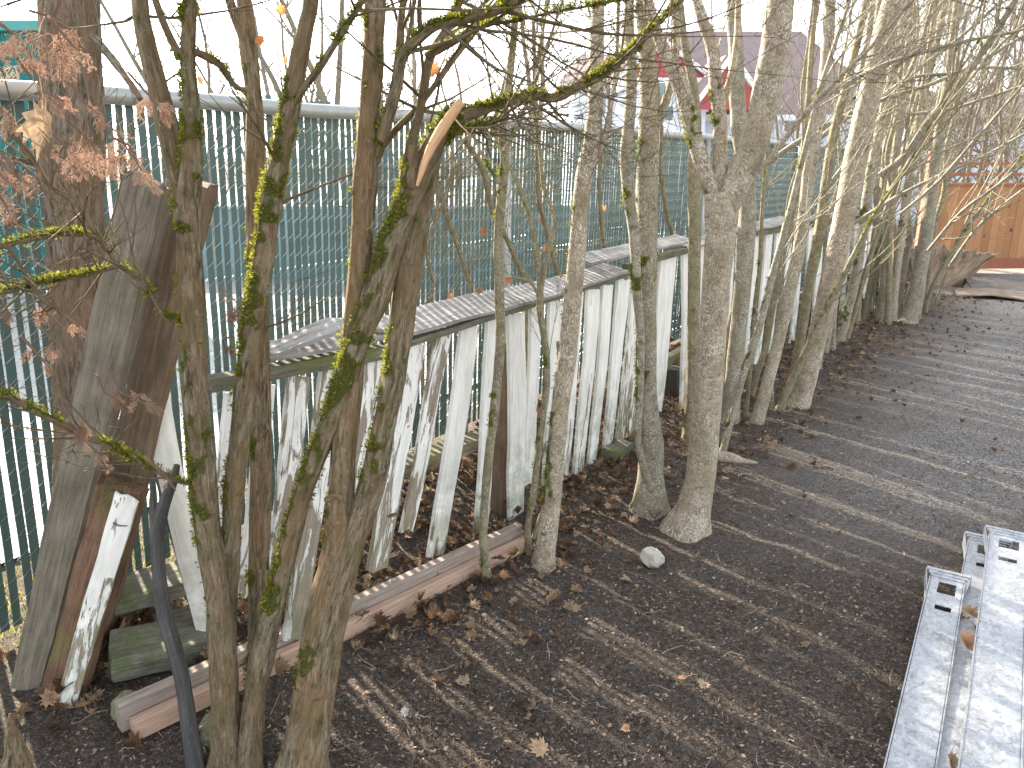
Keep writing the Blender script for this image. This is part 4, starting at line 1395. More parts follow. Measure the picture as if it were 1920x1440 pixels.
rotz = math.atan2(0.30, 0.55)
P = G(320, 1245) + Vector((0, 0.03, 0.05))
block('concrete_block', 'low green mossy grooved block behind the near end of the lumber', P, (0.36, 0.15, 0.085), (0.12, 0.10, rotz), M_green)
P2 = at(282, 1100, P.y + 0.16)
block('wood_block', 'grey topped mossy block resting higher on the leaf pile, left of the charcoal stick', P2, (0.24, 0.14, 0.055), (0.16, 0.0, rotz + 0.1), M_green)
P3 = at(350, 1170, P.y + 0.12)
block('wood_block', 'short dark weathered block wedged between the two mossy blocks', P3, (0.20, 0.12, 0.06), (0.1, 0.1, rotz), M_rail)
P4 = G(1180, 870)
block('wood_block', 'grey splintered block lying at the foot of the pickets beside the twin stemmed trunk', P4 + Vector((-0.05, 0.1, 0.03)), (0.25, 0.08, 0.09), (0.2, 0.1, 1.0), M_rail)


def stone(name, label, P, r, mat, seed, flat=0.7):
    bm = []
    mb = MB()
    N = 12
    rs = random.Random(seed)
    cuts = [Vector((rs.gauss(0, 1), rs.gauss(0, 1), rs.gauss(0, 1))).normalized() for _ in range(9)]
    for i in range(N + 1):
        th = math.pi * i / N
        for j in range(2 * N):
            ph = math.pi * j / N
            d = Vector((math.sin(th) * math.cos(ph), math.sin(th) * math.sin(ph), math.cos(th)))
            rad = 1.0
            for c in cuts:
                dc = d.dot(c)
                if dc > 0.05:
                    rad = min(rad, 0.74 / dc)
            rad *= 1 + noise.noise(d * 2.5 + Vector((seed, 0, 0))) * 0.12 + noise.noise(d * 9) * 0.03
            q = d * rad * r
            q.z *= flat
            mb.vert(P + q, bc=q + Vector((seed, 0, 0)))
    for i in range(N):
        for j in range(2 * N):
            j2 = (j + 1) % (2 * N)
            mb.face((i * 2 * N + j, (i + 1) * 2 * N + j, (i + 1) * 2 * N + j2, i * 2 * N + j2))
    o = mb.build(name, mat)
    return tag(o, label, 'stone')


stone('stone', 'single fist sized pale stone lying alone on the dark soil', G(1222, 1058) + Vector((0, 0, 0.032)), 0.052, M_stone, 5, 0.85)
stone('stone', 'mossy green stone beside the near end of the lumber', G(252, 1345) + Vector((0.0, 0, 0.035)), 0.062, M_mstone, 8)
stone('stone', 'dark mossy stone tucked under the red lumber behind the mossy stems', G(400, 1385) + Vector((0, 0.02, 0.01)), 0.07, M_mstone, 15, 0.55)
# splintered stump in the corner
pth = [(p, r) for p, r in limb_path([(34, 1560, 62), (32, 1480, 56), (30, 1430, 48), (27, 1390, 34), (22, 1360, 16), (18, 1338, 4)], 1.55, 1.55, 0.008)]
mb = MB(); trunk_tube(mb, pth, 26, 'fibre', 12, None, True, 0.45)
tag(mb.build('stump', M_cedar2, None, True), 'splintered snapped stump poking up in the bottom left corner', 'stump')

# ------------------------------------------------------------------ white painted steel uprights lying at the lower right
M_steel = NT('dirty_white_enamel')
_bc = M_steel.attr()
_g = M_steel.noise(M_steel.scale(_bc, (1, 1, 0.8)), 38, 7, 0.75, 1.4)
_c = M_steel.ramp(_g, [(0.36, (0.25, 0.25, 0.25)), (0.48, (0.41, 0.425, 0.445)), (0.62, (0.54, 0.56, 0.59))])
_s = M_steel.ramp(M_steel.noise(M_steel.scale(_bc, (1, 0.6, 1)), 120, 6, 0.8, 2.0), [(0.49, 0), (0.58, 0.85)])
_c = M_steel.mix(M_steel.math('MULTIPLY', _s, M_steel.ramp(M_steel.noise(_bc, 6, 3), [(0.4, 0.1), (0.6, 1)])), _c, (0.22, 0.20, 0.18))
M_steel = M_steel.out(_c, 0.38, 0.5)
M_gsteel = plain('grey_steel', (0.42, 0.43, 0.44), 0.4, 0.4, 30, 0.2, coord='bc')


def upright(label, F, T, wd, depth, cap_=True, mat=None):
    """hollow channel from near end F to far end T (centre of its top face); square hole, slot, flared stepped collar"""
    mat = mat or M_steel
    z = (T - F).normalized()
    x = z.cross(Vector((0, 0, 1))).normalized()
    if x.x < 0:
        x = -x
    y = x.cross(z)
    if y.z < 0:
        y = -y
    L = (T - F).length
    root = thing('steel_upright', label, 'upright', Vector((F.x, F.y, 0)), 'white enamelled steel uprights lying on the soil')

    def P(a, b, c):
        return T + x * a + y * b - z * c

    def slab(mb, a0, a1, b0, b1, c0, c1):
        v = [mb.vert(P(a, b, c), bc=(a, b, c + wd * 9)) for c in (c0, c1) for (a, b) in ((a0, b0), (a1, b0), (a1, b1), (a0, b1))]
        for f in ((0, 1, 2, 3), (7, 6, 5, 4), (0, 4, 5, 1), (1, 5, 6, 2), (2, 6, 7, 3), (3, 7, 4, 0)):
            mb.face([v[i] for i in f])
    h = wd / 2
    mb = MB()
    t = 0.0025
    # top face around a square hole and a slot
    rowsC = [(0.03, 0.068, None), (0.068, 0.155, (-0.48, 0.62)), (0.155, 0.245, None), (0.245, 0.278, (-0.42, 0.55)), (0.278, L, None)]
    for c0, c1, hole in rowsC:
        if hole is None:
            slab(mb, -h, h, -t, 0, c0, c1)
        else:
            slab(mb, -h, hole[0] * h, -t, 0, c0, c1)
            slab(mb, hole[1] * h, h, -t, 0, c0, c1)
    mb.build('top_face', mat, root)
    for sgn in (-1, 1):
        mb = MB()
        slab(mb, sgn * h - (t if sgn > 0 else 0) , sgn * h + (t if sgn < 0 else 0), -depth, -t - 0.0005, 0.03, L)
        slab(mb, sgn * (h + 0.004) - 0.002, sgn * (h + 0.004) + 0.002, -0.006, 0.004, 0.05, L)
        mb.build('side_flange', mat, root)
    if cap_:
        mb = MB()
        for k in range(3):
            e = 0.004 + k * 0.008
            c0, c1 = 0.022 - k * 0.017, 0.039 - k * 0.017
            slab(mb, -h - e, h + e, -0.004 + k * 0.004, 0.004 + k * 0.004, c0 - 0.0006, c1)
        mb.build('stepped_lip', mat, root)
        for sgn in (-1, 1):
            mb = MB()
            v = []
            for c, e in ((-0.01, 0.021), (0.06, 0.013), (0.15, 0.0032)):
                for b in (0.008 - c * 0.1, -depth):
                    for tt in (0, 0.003):
                        v.append(mb.vert(P(sgn * (h + e + tt), b, c), bc=(b, e, c)))
            for k in range(2):
                o_ = 4 * k
                for (a_, b_) in ((0, 1), (1, 3), (3, 2), (2, 0)):
                    mb.face([v[i] for i in (o_ + a_, o_ + b_, o_ + 4 + b_, o_ + 4 + a_)])
            mb.face([v[i] for i in (0, 1, 3, 2)]); mb.face([v[i] for i in (8, 9, 11, 10)])
            mb.build('flared_side', mat, root)
    return root


def up_from(px_far, w_far, py_far, px_near, zt, near_py=1440, back=0.9):
    T = G(px_far, py_far, zt); N_ = G(px_near, near_py, zt)
    d = (N_ - T).normalized()
    F = N_ + d * back
    F.z = T.z + (N_.z - T.z) * ((F - T).length / (N_ - T).length)
    return F, T


def up_w(px0, px1, py, zt):
    return (G(px1, py, zt) - G(px0, py, zt)).length


F, T = up_from(1778, 0, 1078, 1706, 0.075)
upright('white steel upright on the left, its near collar and square hole fully in view', F, T, up_w(1751, 1802, 1100, 0.075), 0.06)
F, T = up_from(1852, 0, 1012, 1790, 0.07)
upright('middle white steel upright, lowest and partly covered, with leaves caught on it', F, T, up_w(1826, 1882, 1030, 0.07), 0.05)
F, T = up_from(1891, 0, 1000, 1856, 0.125)
upright('white steel upright lying highest on top of the middle one', F, T, up_w(1862, 1920, 1010, 0.125), 0.05)
F, T = up_from(1964, 0, 1040, 1945, 0.10)
upright('rightmost grey white steel upright cut off by the right edge', F, T, 0.095, 0.06, True, M_gsteel)

# ------------------------------------------------------------------ leaves
LOBES = [(0.00, -0.50), (0.05, -0.30), (0.30, -0.42), (0.26, -0.26), (0.52, -0.14), (0.36, -0.04), (0.60, 0.20), (0.40, 0.16), (0.44, 0.34),
         (0.24, 0.20), (0.20, 0.42), (0.12, 0.36), (0.00, 0.62)]
OUTL = LOBES + [(-x, y) for x, y in LOBES[-2:0:-1]]


def leaf(mb, P, size, rs, nrm=None, curl=None, col=None, yaw=None, stem=True, asp=None):
    """one dry maple leaf: lobed outline, folded along its midrib and curled"""
    curl = rs.uniform(0.5, 1.7) if curl is None else curl
    yaw = rs.uniform(0, 6.283) if yaw is None else yaw
    nrm = nrm or Vector((rs.gauss(0, .35), rs.gauss(0, .35), 1)).normalized()
    M = nrm.to_track_quat('Z', 'Y').to_matrix() @ Matrix.Rotation(yaw, 3, 'Z')
    if col is None:
        c = rs.random(); d = rs.uniform(0.55, 1.15)
        col = [((0.20, 0.115, 0.065), (0.32, 0.21, 0.125), (0.13, 0.085, 0.06), (0.40, 0.30, 0.20))[int(c * 3.99)][k] * d for k in range(3)]
    tw = rs.uniform(-0.5, 0.5); fold = rs.uniform(0.1, 0.7) * curl; bend = rs.uniform(-0.3, 1.2) * curl
    ph = rs.random() * 9
    asp = asp or rs.uniform(0.5, 1.05)
    if asp < 0.5:
        fold = 0.9; bend = 0.25

    def pt(x, y):
        x *= asp
        z = abs(x) * fold + (y * y + x * x) * bend * 0.9 + x * y * tw + 0.10 * math.sin(x * 9 + ph) * math.cos(y * 7 + ph) * curl
        return P + M @ (Vector((x, y, z)) * size)
    c0 = mb.vert(pt(0, -0.05), bc=(ph, 0, 0), col=col)
    ins = []; outs = []
    for (x, y) in OUTL:
        ins.append(mb.vert(pt(x * 0.5, y * 0.5 - 0.03), bc=(ph + x * .1, y * .1, 0), col=col))
        outs.append(mb.vert(pt(x, y), bc=(ph + x * .2, y * .2, 0), col=tuple(v * 1.1 for v in col)))
    n_ = len(OUTL)
    for i in range(n_):
        j = (i + 1) % n_
        mb.face((c0, ins[i], ins[j]))
        mb.face((ins[i], outs[i], outs[j], ins[j]))
    if stem:
        a_ = pt(0, -0.5); b_ = pt(0.1, -0.95)
        s2 = Vector((0.0012, 0, 0))
        mb.face((mb.vert(a_ - s2, col=col), mb.vert(a_ + s2, col=col), mb.vert(b_, col=col)))


rs = random.Random(99)
mb = MB()
CNT = 0


def drop(x, y, size, up=0.0, rs=rs, tilt=0.35):
    leaf(mb, Vector((x, y, gz(x, y) + 0.010 + up)), size * 0.85, rs, Vector((rs.gauss(0, tilt), rs.gauss(0, tilt), 1)).normalized(), stem=rs.random() < 0.5)


# deep drift between the two fences and under the pickets
for _ in range(2300):
    s_ = rs.uniform(-1.9, 12) if rs.random() < 0.55 else rs.uniform(-1.6, 3)
    c_ = CPICK + rs.gauss(-0.30, 0.26)
    if c_ < CCHAIN + 0.05:
        continue
    p = ln(s_, c_, 0)
    drop(p.x, p.y, rs.uniform(0.035, 0.085), rs.random() * 0.05, tilt=0.6)
# looser along the tree row
for _ in range(3200):
    s_ = rs.uniform(-1.2, 12)
    c_ = CPICK + abs(rs.gauss(0, 0.30 + 0.045 * max(0, s_))) + 0.03
    p = ln(s_, c_, 0)
    drop(p.x, p.y, rs.uniform(0.02, 0.065))
# scattered over the yard
for _ in range(520):
    y = 1.2 + rs.random() ** 0.7 * 11
    x = rs.uniform(-0.6, 0.75 * y + 0.5)
    p = Vector((x, y, 0))
    if NN.dot(p) < CPICK + 0.2:
        continue
    drop(x, y, rs.uniform(0.012, 0.045))
# the heap seen through the broken gap, and the one under the timbers
for (cx, cy, zz, n_, sp1) in ((1262, 720, 0.12, 170, 0.16), (250, 1190, 0.05, 150, 0.10), (100, 1330, 0.0, 14, 0.06), (880, 870, 0.02, 60, 0.2), (730, 960, 0.02, 80, 0.12)):
    q = LP(cx, cy, CPICK - 0.35) if cx > 700 else G(cx, cy)
    for _ in range(n_):
        x, y = q.x + rs.gauss(0, sp1), q.y + rs.gauss(0, sp1)
        dd = math.hypot(x - q.x, y - q.y) / sp1
        drop(x, y, rs.uniform(0.04, 0.09), (0.25 if cx == 1262 else zz * 2) * max(0, 1 - dd * 0.5) * rs.random() ** 0.5, tilt=0.8)
o = mb.build('leaf_litter', M_leaf)
o['kind'] = 'stuff'; o['label'] = 'dry brown maple leaves drifted under the fence and scattered on the soil'; o['category'] = 'leaves'

BIG = [(1012, 1418, 0.060, 'large curled tan leaf standing up at the bottom centre of the soil', 0.4, (0.52, 0.36, 0.22)),
       (1278, 1278, 0.036, 'orange tan leaf lying on the soil, left of a paler leaf', 0.1, (0.50, 0.30, 0.18)),
       (1318, 1292, 0.040, 'pale tan leaf lying right of the orange tan one', 0.1, (0.46, 0.35, 0.24)),
       (770, 1162, 0.060, 'brown curled leaf lying just in front of the red lumber', 0.3, (0.33, 0.21, 0.12)),
       (98, 1322, 0.070, 'broad tan leaf at the foot of the broken painted timber', 0.3, (0.42, 0.27, 0.16)),
       (1080, 1150, 0.045, 'crumpled brown leaf in the middle of the soil below the pale stone', 0.3, (0.36, 0.24, 0.15)),
       (1172, 1375, 0.028, 'small bright orange tan leaf near the bottom edge, right of the standing leaf', 0.2, (0.55, 0.34, 0.20)),
       (1468, 948, 0.030, 'small orange leaf alone on the gravelly soil right of the biggest trunk', 0.1, (0.52, 0.33, 0.2)),
       (945, 1090, 0.045, 'brown leaf propped beside the slender stem at the lumber end', 0.6, (0.38, 0.22, 0.13)),
       (760, 1345, 0.028, 'whitish crumpled leaf low on the soil near the bottom', 0.4, (0.60, 0.58, 0.56))]
for (px, py, sz, lab, tl, col) in BIG:
    mb = MB()
    r2 = random.Random(px)
    P = G(px, py) + Vector((0, 0, 0.012 + sz * tl * 0.7))
    leaf(mb, P, sz, r2, Vector((r2.uniform(-.3, .3), -tl * 2, 1)).normalized(), 0.8, col)
    tag(mb.build('fallen_leaf', M_leaf), lab, 'leaf')
for (px, py, zt, sz, lab) in ((1818, 1150, 0.085, 0.07, 'curled brown leaf caught high between two white steel uprights'), (1812, 1205, 0.09, 0.08, 'dry leaf wedged crosswise between the white steel uprights'),
                              (1800, 1165, 0.05, 0.06, 'reddish leaf tucked deep in the gap between the white steel uprights'), (1783, 1428, 0.085, 0.055, 'flat tan leaf on the steel at the bottom edge'), (1838, 1185, 0.085, 0.06, 'brown leaf upper in the cluster on the middle steel upright')):
    mb = MB(); r2 = random.Random(px + 5)
    P = G(px, py, zt)
    leaf(mb, P, sz, r2, Vector((r2.uniform(-.5, .5), -0.6, 1)).normalized(), 1.0, (0.42 + r2.random() * 0.1, 0.29, 0.17))
    tag(mb.build('fallen_leaf', M_leaf), lab, 'leaf')
# leaves still hanging in the branches
HANG = [(80, 240, YB - 0.42, 0.098, 'large tan maple leaf hanging at the upper left among brown fronds', (0.40, 0.28, 0.175)),
        (808, 130, 2.0, 0.050, 'crumpled orange leaf caught where the mossy limbs part', (0.62, 0.28, 0.12)),
        (376, 150, 2.1, 0.026, 'small bright orange leaf behind the forked mossy stems', (0.75, 0.25, 0.08)),
        (488, 75, 2.0, 0.030, 'small orange leaf caught beside the tan cedar stem', (0.62, 0.27, 0.1)),
        (528, 20, 2.0, 0.034, 'amber leaf caught at the very top between two stems', (0.72, 0.38, 0.12)),
        (536, 112, 2.1, 0.024, 'tiny orange leaf hanging right of the mossy curved stem', (0.70, 0.3, 0.1)),
        (1042, 215, 2.2, 0.030, 'drooping orange brown leaf hanging under the long mossy branch', (0.50, 0.28, 0.13)),
        (952, 525, 3.2, 0.036, 'orange leaf on a sapling just above the grey cap board', (0.50, 0.24, 0.12)),
        (1010, 410, 3.4, 0.036, 'tan orange leaf hanging by the straight thin sapling', (0.50, 0.30, 0.16)),
        (1022, 465, 3.4, 0.048, 'dark brown curled leaf cluster hanging behind the kinked stem', (0.30, 0.17, 0.10)),
        (1052, 515, 3.4, 0.032, 'pale brown leaf hanging left of the planted speckled trunk', (0.46, 0.30, 0.17)),
        (905, 435, 3.2, 0.040, 'brown leaf hanging left of the steel fence post', (0.36, 0.2, 0.12)),
        (845, 555, 3.0, 0.032, 'upright orange leaf above the long cap board', (0.50, 0.25, 0.13)),
        (898, 545, 3.1, 0.034, 'brown leaf just above the cap board left of the slender stem', (0.34, 0.19, 0.12)),
        (1133, 390, 3.6, 0.024, 'small orange leaf right of the planted speckled trunk', (0.60, 0.33, 0.15)),
        (1010, 770, 3.0, 0.05, 'brown leaf stuck in the pickets behind the kinked stem', (0.33, 0.19, 0.12))]
for (px, py, Y, sz, lab, col) in HANG:
    mb = MB(); r2 = random.Random(px * 3 + 1)
    P = at(px, py, Y)
    leaf(mb, P, sz, r2, Vector((r2.uniform(-.4, .4), -1, r2.uniform(-.1, .4))).normalized(), 0.8, col, yaw=math.pi + r2.uniform(-.4, .4), asp=0.45 if sz > 0.09 or r2.random() < 0.4 else None)
    if py < 700:
        twig(mb, P + Vector((0, 0, sz * 0.4)), Vector((r2.uniform(-.3, .3), 0, 1)), 0.05, 0.0009, 0, r2)
        mb.col[-12:] = [(0.25, 0.17, 0.1)] * 12
    tag(mb.build('hanging_leaf', M_leaf), lab, 'leaf')

# ------------------------------------------------------------------ brown dead fronds on the left branches
def frond(mb, P, d, L, rs, nrm):
    side = d.cross(nrm).normalized()
    c = rs.random()
    col = (0.22 + 0.14 * c, 0.13 + 0.10 * c, 0.09 + 0.075 * c)

    def strip(a, dd, l, w_, depth):
        pts = [a]
        q = dd.normalized()
        n_ = 4
        for k in range(n_):
            q = (q + Vector((0, 0, -0.10)) + Vector((rs.gauss(0, .09), rs.gauss(0, .09), rs.gauss(0, .09)))).normalized()
            pts.append(pts[-1] + q * l / n_)
        s2 = q.cross(nrm).normalized()
        ids = []
        for k, p in enumerate(pts):
            ww = w_ * (1 - 0.5 * k / n_) * (1.25 if k % 2 else 0.8)
            off = nrm * (w_ * 0.35 * math.sin(k * 2.1))
            ids.append((mb.vert(p - s2 * ww + off, col=col), mb.vert(p + s2 * ww + off, col=col)))
        for k in range(n_):
            mb.face((ids[k][0], ids[k][1], ids[k + 1][1], ids[k + 1][0]))
        if depth:
            m_ = 7 if depth == 2 else 4
            for j in range(1, m_ + 1):
                f = j / (m_ + 1)
                p = a.lerp(pts[-1], f)
                for sg in (-1, 1):
                    if rs.random() < 0.3:
                        continue
                    nd = (dd.normalized() * 0.8 + s2 * sg * 0.75 + nrm * rs.gauss(0, 0.15)).normalized()
                    strip(p, nd, l * 0.5 * (1 - f * 0.45), w_ * 0.85, depth - 1)
    strip(P, d, L, 0.0009, 2)


FR = [(115, 110, 10, .10), (150, 120, 8, .08), (60, 130, 9, .09), (30, 90, 6, .08), (300, 225, 9, .07), (245, 315, 10, .08), (265, 345, 8, .07), (150, 330, 12, .08), (180, 300, 8, .07),
      (60, 175, 9, .08), (120, 215, 5, .07), (190, 240, 6, .06), (440, 610, 12, .07), (425, 690, 7, .05), (150, 640, 8, .06), (265, 780, 8, .06), (240, 790, 6, .05), (180, 840, 9, .07), (190, 880, 6, .06),
      (40, 430, 8, .07), (90, 390, 7, .06), (120, 640, 5, .05), (20, 240, 8, .08), (20, 620, 6, .05), (100, 720, 5, .05), (330, 945, 4, .03), (30, 345, 8, .07), (130, 700, 5, .05)]
ft = thing('cedar_branch', 'dead brown feathery cedar fronds drooping over the fence at the upper left', 'branch', at(100, 300, YB - 0.3))
rs = random.Random(17)
for (px, py, k, L) in FR:
    Y = YB - 0.30 + rs.uniform(-0.08, 0.12)
    if px > 400:
        Y = YB + 0.25
    mb = MB()
    c_ = at(px, py - 25, Y)
    far = at(px - 60, py - 90, Y + 0.02) if px < 400 else at(px + 10, py - 60, Y)
    pts = [far, far.lerp(c_, 0.5) + Vector((rs.uniform(-.02, .02), 0, rs.uniform(-.02, .02))), c_]
    thin_tube(mb, pts, [0.003, 0.0022, 0.0015], 5, col if False else False, colr=(0.22, 0.15, 0.11))
    for _ in range(max(2, int(k * 0.55))):
        f = rs.uniform(0.3, 1)
        P = far.lerp(c_, f)
        d = Vector((rs.gauss(0.1, .6), rs.gauss(-.1, .35), rs.gauss(-0.7, .45))).normalized()
        nrm = (Vector((0, -1, 0.2)) + Vector((rs.gauss(0, .5), 0, rs.gauss(0, .5)))).normalized()
        nrm = (nrm - d * nrm.dot(d)).normalized()
        frond(mb, P, d, L * rs.uniform(0.45, 0.9), rs, nrm)
    mb.build('frond', M_frond, ft)

# ------------------------------------------------------------------ beyond: cedar fence, houses, bare trees
M_board = NT('new_cedar_boards')
_t = M_board.attr('tint', 'Color'); _b = M_board.attr()
_g = M_board.noise(M_board.scale(_b, (1, 1, 0.08)), 45, 6, 0.7, 0.6)
_c = M_board.mix(M_board.ramp(_g, [(0.3, 0.45), (0.6, 0)]), _t, (0.30, 0.13, 0.06))
_k = M_board.vor(M_board.scale(_b, (1, 1, 0.55)), 5.0)
_c = M_board.mix(M_board.ramp(_k, [(0.085, 0.9), (0.13, 0)]), _c, (0.07, 0.03, 0.018))
M_board = M_board.out(_c, 0.75, 0.25)
M_redw = plain('red_stained_wood', (0.33, 0.115, 0.06), 0.7, 0, 25, 0.3)
YF = 14.4


def wbox(mb, x0, x1, y0, y1, z0, z1, col=None, bo=0.0):
    v = [mb.vert((x, y, z), bc=(x + bo, y, z + bo), col=col) for z in (z0, z1) for (x, y) in ((x0, y0), (x1, y0), (x1, y1), (x0, y1))]
    for f in ((3, 2, 1, 0), (4, 5, 6, 7), (0, 1, 5, 4), (1, 2, 6, 5), (2, 3, 7, 6), (3, 0, 4, 7)):
        mb.face([v[i] for i in f])


zb = gz(7, YF) - 0.02
ft = thing('board_fence', 'new orange cedar board fence with an open topper closing off the far right end', 'fence', (8, YF, zb))
X0 = at(1736, 400, YF).x
X1 = X0 + 9.0
ZT = at(1850, 348, YF).z
rs = random.Random(55)
mb = MB()
x = X0
while x < X1:
    w_ = 0.138
    c = rs.random()
    col = (0.34 + 0.16 * c, 0.165 + 0.10 * c, 0.075 + 0.055 * c)
    wbox(mb, x + 0.002, x + w_ - 0.002, YF + rs.uniform(-0.003, 0.003), YF + 0.02, zb + 0.13, ZT, col, rs.random() * 30)
    x += w_
mb.build('boards', M_board, ft)
for (z0, z1, yo, nm) in ((zb + 0.0, zb + 0.13, -0.03, 'kick_board'), (zb + 0.13, zb + 0.19, -0.025, 'bottom_rail'), (ZT, ZT + 0.045, -0.04, 'cap_rail'), (ZT + 0.17, ZT + 0.225, -0.02, 'topper_rail'), (ZT + 0.36, ZT + 0.41, -0.045, 'topper_rail')):
    mb = MB(); wbox(mb, X0 - 0.05, X1, YF + yo, YF + 0.03 + abs(yo) * 0.3, z0, z1)
    mb.build(nm, M_redw, ft)
mb = MB(); wbox(mb, X0 + 0.1, X1, YF - 0.024, YF - 0.004, zb + 1.17 - 0.07 - 0.02, zb + 1.17 - 0.055)
x = X0 - 0.05
k = 0
while x < X1:
    mb = MB(); wbox(mb, x - 0.05, x + 0.05, YF - 0.06 + 0.0, YF + 0.045, zb - 0.05, ZT + 0.36 + (0.25 if k == 0 else 0)); mb.build('post', M_redw, ft)
    x += 2.4; k += 1

# heap of split wood and bark by the cedar fence
M_split = weathered('pale_split_wood', (0.24, 0.17, 0.12), (0.60, 0.47, 0.36), 0.0, 0.4)
M_split2 = weathered('grey_bark_sheet', (0.13, 0.11, 0.09), (0.36, 0.31, 0.26), 0.1, 0.4)
sp = thing('split_wood_heap', 'heap of splintered pale wood and peeled bark sheets on the soil by the orange fence', 'wood heap', G(1820, 560), None)


def sheet(nm, P, d1, d2, L, W, mat, seed, fan=0.0, amp=0.05, kz=7, thick=0.02):
    mb = MB()
    Nu, Nv = 26, 18
    up = d1.cross(d2).normalized()
    if up.z < 0:
        up = -up
    for side in (0, 1):
        for i in range(Nu + 1):
            for j in range(Nv + 1):
                u = i / Nu; v = j / Nv - 0.5
                wv = 1 + fan * u
                e = noise.noise(Vector((v * 9, seed, 0))) * 0.22 * u
                q = P + d1 * (L * (u + e * (u > 0.5))) + d2 * (W * v * wv + noise.noise(Vector((u * 6, seed, v * 2))) * 0.03)
                h = abs(noise.noise(Vector((v * kz + seed, u * 1.6, 1)))) * amp * (0.3 + u) - side * thick + math.sin(u * 2.6) * amp * 0.6
                mb.vert(q + up * h, bc=(v * W + seed, side * 0.1, u * L))
    n1 = (Nu + 1) * (Nv + 1)
    for i in range(Nu):
        for j in range(Nv):
            a_ = i * (Nv + 1) + j
            q = (a_, a_ + Nv + 1, a_ + Nv + 2, a_ + 1)
            mb.face(q); mb.face([n1 + z for z in q][::-1])
    for i in range(Nu):
        for j in (0, Nv):
            a_ = i * (Nv + 1) + j
            mb.face((a_, a_ + Nv + 1, n1 + a_ + Nv + 1, n1 + a_))
    for j in range(Nv):
        for i in (0, Nu):
            a_ = i * (Nv + 1) + j
            mb.face((a_, a_ + 1, n1 + a_ + 1, n1 + a_))
    return mb.build(nm, mat, sp)


Q = G(1800, 548)
V = Vector
sheet('split_slab', Q + V((-0.35, 0.25, 0.08)), V((0.25, -0.35, 0.75)).normalized(), V((0.9, -0.2, -0.15)), 0.62, 0.60, M_split, 3, 0.9, 0.10, 12)
sheet('split_slab', Q + V((0.0, 0.3, 0.05)), V((0.1, -0.5, 0.65)).normalized(), V((0.95, 0.1, -0.1)), 0.68, 0.45, M_split, 8, 0.7, 0.10, 14)
sheet('split_slab', Q + V((-0.75, 0.5, 0.05)), V((0.3, -0.2, 0.8)).normalized(), V((0.8, -0.3, 0.1)), 0.62, 0.38, M_split, 13, 0.5, 0.08, 12)
sheet('bark_sheet', Q + V((-0.25, -0.30, 0.06)), V((0.85, -0.42, -0.02)).normalized(), V((0.35, 0.8, 0.0)).normalized(), 1.0, 0.6, M_split, 21, 0.2, 0.05, 5)
sheet('bark_sheet', Q + V((0.15, 0.1, 0.14)), V((0.95, -0.15, -0.13)).normalized(), V((0.2, 0.9, 0.25)).normalized(), 1.1, 0.42, M_split2, 25, 0.1, 0.05, 6)
sheet('bark_sheet', Q + V((-0.7, -0.05, 0.02)), V((0.9, -0.3, 0.0)).normalized(), V((0.35, 0.8, 0.1)).normalized(), 1.0, 0.5, M_split2, 29, 0.0, 0.04, 4)
sheet('bark_sheet', Q + V((0.4, -0.2, 0.03)), V((0.9, 0.1, -0.02)).normalized(), V((-0.1, 0.9, 0.0)).normalized(), 0.8, 0.35, M_split2, 35, 0.0, 0.04, 4)

# the white house with maroon roofs beyond the chain link fence
M_side = NT('pale_blue_siding')
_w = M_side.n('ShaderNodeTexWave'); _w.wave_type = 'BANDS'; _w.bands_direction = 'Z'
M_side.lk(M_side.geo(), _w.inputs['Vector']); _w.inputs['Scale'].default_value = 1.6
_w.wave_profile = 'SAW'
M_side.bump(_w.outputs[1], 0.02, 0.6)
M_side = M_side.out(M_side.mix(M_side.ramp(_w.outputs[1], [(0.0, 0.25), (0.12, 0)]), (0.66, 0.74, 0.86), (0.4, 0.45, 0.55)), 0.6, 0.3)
M_roof = plain('hazed_maroon_shingles', (0.33, 0.265, 0.255), 0.9, 0, 6, 0.4, 0.1)  # maroon lightened and greyed: distance haze put into the roof colour
M_roof2 = plain('grey_shingles', (0.18, 0.16, 0.16), 0.9, 0, 6, 0.5, 0.1)
M_red = plain('red_siding', (0.36, 0.075, 0.085), 0.6, 0, 4, 0.15)
M_trim = plain('white_trim', (0.78, 0.80, 0.84), 0.5, 0, 4, 0.1)
M_glass = plain('dark_window_glass', (0.10, 0.17, 0.20), 0.1, 0, 2, 0.1, 0.8)


def poly(mb, P, th=Vector((0, 0, 0))):
    a_ = [mb.vert(p) for p in P]
    if th.length:
        b_ = [mb.vert(p + th) for p in P]
        mb.face(a_); mb.face(b_[::-1])
        n_ = len(P)
        for i in range(n_):
            j = (i + 1) % n_
            mb.face((a_[i], b_[i], b_[j], a_[j]))
    else:
        mb.face(a_)


def zat(py, Y):
    return at(960, py, Y).z


def xat(px, py, Y):
    return at(px, py, Y).x


H0 = 30.0
hs_ = thing('house', 'pale blue house with maroon roofs and red gables behind the chain link fence', 'house', (xat(1300, 200, H0), H0 + 3, 0))
ez = zat(160, H0)
